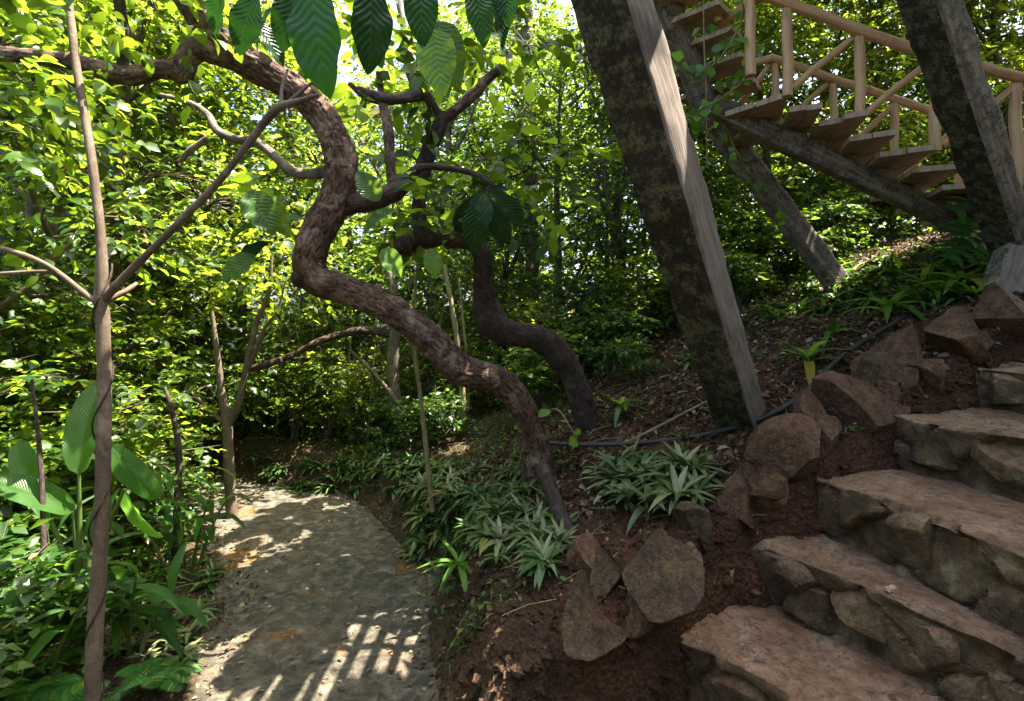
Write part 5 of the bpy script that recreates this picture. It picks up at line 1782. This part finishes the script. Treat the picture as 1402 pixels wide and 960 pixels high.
pts, r = surface_pts(15000, -5, 6, 2.2, 9, 1, keep_soil)
g = Geo()
place_leaves(g, leaf_tmpl(2, 0.5, 0.2, 0.5), pts + (0, 0, 0.015), rand_dir(len(pts), 0, r) * (1, 1, 0.35), 0.018 + 0.05 * r.random(len(pts)) ** 2.5, roll=r.normal(size=len(pts)) * 0.6)
tag(link('leaf_litter', g.mesh('leaf_litter', M['litter'])), 'dry brown leaf litter scattered over the soil', 'leaf litter', kind='stuff')

pts, r = surface_pts(15000, 0.2, 6.5, 3.6, 9.5, 14, keep_soil)
g = Geo()
place_leaves(g, leaf_tmpl(3, 0.45, 0.25, 0.6), pts + (0, 0, 0.02), rand_dir(len(pts), 0, r) * (1, 1, 0.5), 0.03 + 0.07 * r.random(len(pts)) ** 2, roll=r.normal(size=len(pts)) * 0.8)
tag(link('slope_litter', g.mesh('slope_litter', M['litter'])), 'thick curled leaf litter on the slope under the stairs', 'leaf litter', kind='stuff')

pts, r = surface_pts(9000, -4, 0.4, 2.4, 7.5, 15, lambda x, y, s, sd: (s > 0.60) & (s < 1.05))
m = r.random(len(pts)) < 0.75
pts = pts[m]
ed_, _sd = path_dist(pts[:, 0], pts[:, 1])
pts[:, 2] = np.maximum(pts[:, 2], np.where(ed_ < 0.95, path_z(pts[:, 0], pts[:, 1]), -9)) + 0.012
g = Geo()
place_leaves(g, leaf_tmpl(3, 0.45, 0.25, 0.5), pts, rand_dir(len(pts), 0, r) * (1, 1, 0.35), 0.02 + 0.06 * r.random(len(pts)) ** 2, roll=r.normal(size=len(pts)) * 0.5)
tag(link('edge_litter', g.mesh('edge_litter', M['litter'])), 'dry leaf litter gathered along both edges of the footpath', 'leaf litter', kind='stuff')

pts, r = surface_pts(900, -2.6, 0.2, 2.6, 7, 2, lambda x, y, s, sd: s < 0.6)
pts[:, 2] = path_z(pts[:, 0], pts[:, 1]) + 0.012
g = Geo()
place_leaves(g, leaf_tmpl(2, 0.5, 0.2, 0.3), pts, rand_dir(len(pts), 0, r) * (1, 1, 0.15), r.uniform(0.015, 0.06, len(pts)))
tag(link('fallen_leaves', g.mesh('fallen_leaves', M['litter'])), 'small fallen leaves lying on the footpath', 'leaf litter', kind='stuff')

# clods and pebbles
bm = bmesh.new()
bmesh.ops.create_icosphere(bm, subdivisions=1, radius=1)
IV = np.array([x.co[:] for x in bm.verts])
IF = np.array([[x.index for x in fc.verts] for fc in bm.faces])
bm.free()
pts, r = surface_pts(30000, -1.0, 5.2, 2.0, 6, 3, lambda x, y, s, sd: (s > 0.75) & (sd > 0))
sz = 0.005 + 0.04 * r.random(len(pts)) ** 5
V = IV[None] * (1 + 0.35 * r.normal(size=(len(pts), len(IV), 1))) * sz[:, None, None] * np.array((1, 1, 0.7)) + pts[:, None]
g = Geo().add(V.reshape(-1, 3), (IF[None] + (np.arange(len(pts)) * len(IV))[:, None, None]).reshape(-1, 3))
tag(link('soil_clods', g.mesh('soil_clods', M['soil'], False)), 'loose reddish clods and pebbles on the slope', 'soil clods', kind='stuff')


pts, r = surface_pts(1400, -4, 6, 2.2, 8.5, 12, keep_soil)
g = Geo()
for p in pts:
    a, L = r.random() * 6.28, r.uniform(0.05, 0.35)
    d = np.array((math.cos(a), math.sin(a), 0)) * L
    e = p + d
    e[2] = hz(e[0], e[1])
    if abs(e[2] - p[2]) > 0.5 * L:
        continue
    tube(g, [p + (0, 0, 0.012), (p + e) / 2 + (0, 0, 0.02 + 0.02 * r.random()), e + (0, 0, 0.012)], [0.002 + 0.003 * r.random()] * 2, 4, 0.2, cap=False)
tag(link('fallen_twigs', g.mesh('fallen_twigs', M['cane'])), 'dry broken twigs scattered over the soil', 'twigs', kind='stuff')


def herbs(n, x0, x1, y0, y1, seed, keep, mat, leaf, name, label, tm=LEAF_S, per=6, h0=0.02, h1=0.16):
    pts, r = surface_pts(n, x0, x1, y0, y1, seed, keep)
    p3 = np.stack([pts[:, 0], pts[:, 1], 0 * pts[:, 0]], 1)
    m = fbm(p3, 1.1, 3, seed) > -0.12
    pts = pts[m]
    o = np.repeat(pts, per, 0) + np.stack([r.normal(size=len(pts) * per) * 0.035, r.normal(size=len(pts) * per) * 0.035, r.uniform(h0, h1, len(pts) * per)], 1)
    d = rand_dir(len(o), 0.25, r)
    g = Geo()
    place_leaves(g, tm, o, d, leaf * r.uniform(0.5, 1.2, len(o)))
    tag(link(name, g.mesh(name, M[mat])), label, 'undergrowth', kind='stuff')


bank = lambda x, y, s, sd: (s > 0.80) & (sd > 0) & ~in_steps(x, y) & ((x < 0.5) | (y > 5.9)) & ~((x > 0.1) & (y < 4.4))
herbs(5200, -5.0, 6.5, 3.0, 9, 5, bank, 'leaf_dark', 0.06, 'ground_cover', 'low green herbs covering the bank and the shaded slope')
herbs(1500, -1.0, 1.0, 3.0, 7.5, 6, bank, 'leaf_fine', 0.09, 'bank_grass', 'thin grass blades on the lip of the bank', leaf_tmpl(4, 0.09, 0.1, 0.9, 'lance'), 5, 0.0, 0.03)
herbs(3800, -8.0, -1.7, 2.4, 9, 7, lambda x, y, s, sd: (s > 1.25) & (sd < 0), 'leaf_fine', 0.085, 'undergrowth', 'green undergrowth left of the footpath', LEAF_S, 6, 0.02, 0.35)
herbs(3000, -9.0, 6.5, 7.2, 11, 8, lambda x, y, s, sd: (s > 1.0) & (sd > 0), 'leaf_fine', 0.08, 'thicket_floor', 'fine green growth on the floor of the thicket', LEAF_S, 6, 0.02, 0.5)
herbs(700, -0.6, 5.5, 3.0, 7, 9, lambda x, y, s, sd: (s > 0.8) & (sd > 0) & ~in_steps(x, y), 'leaf_lance', 0.06, 'seedlings', 'tiny green seedlings on the red soil', LEAF_S, 4, 0.01, 0.06)
print('verts', sum(len(o.data.vertices) for o in bpy.data.objects if o.type == 'MESH'))
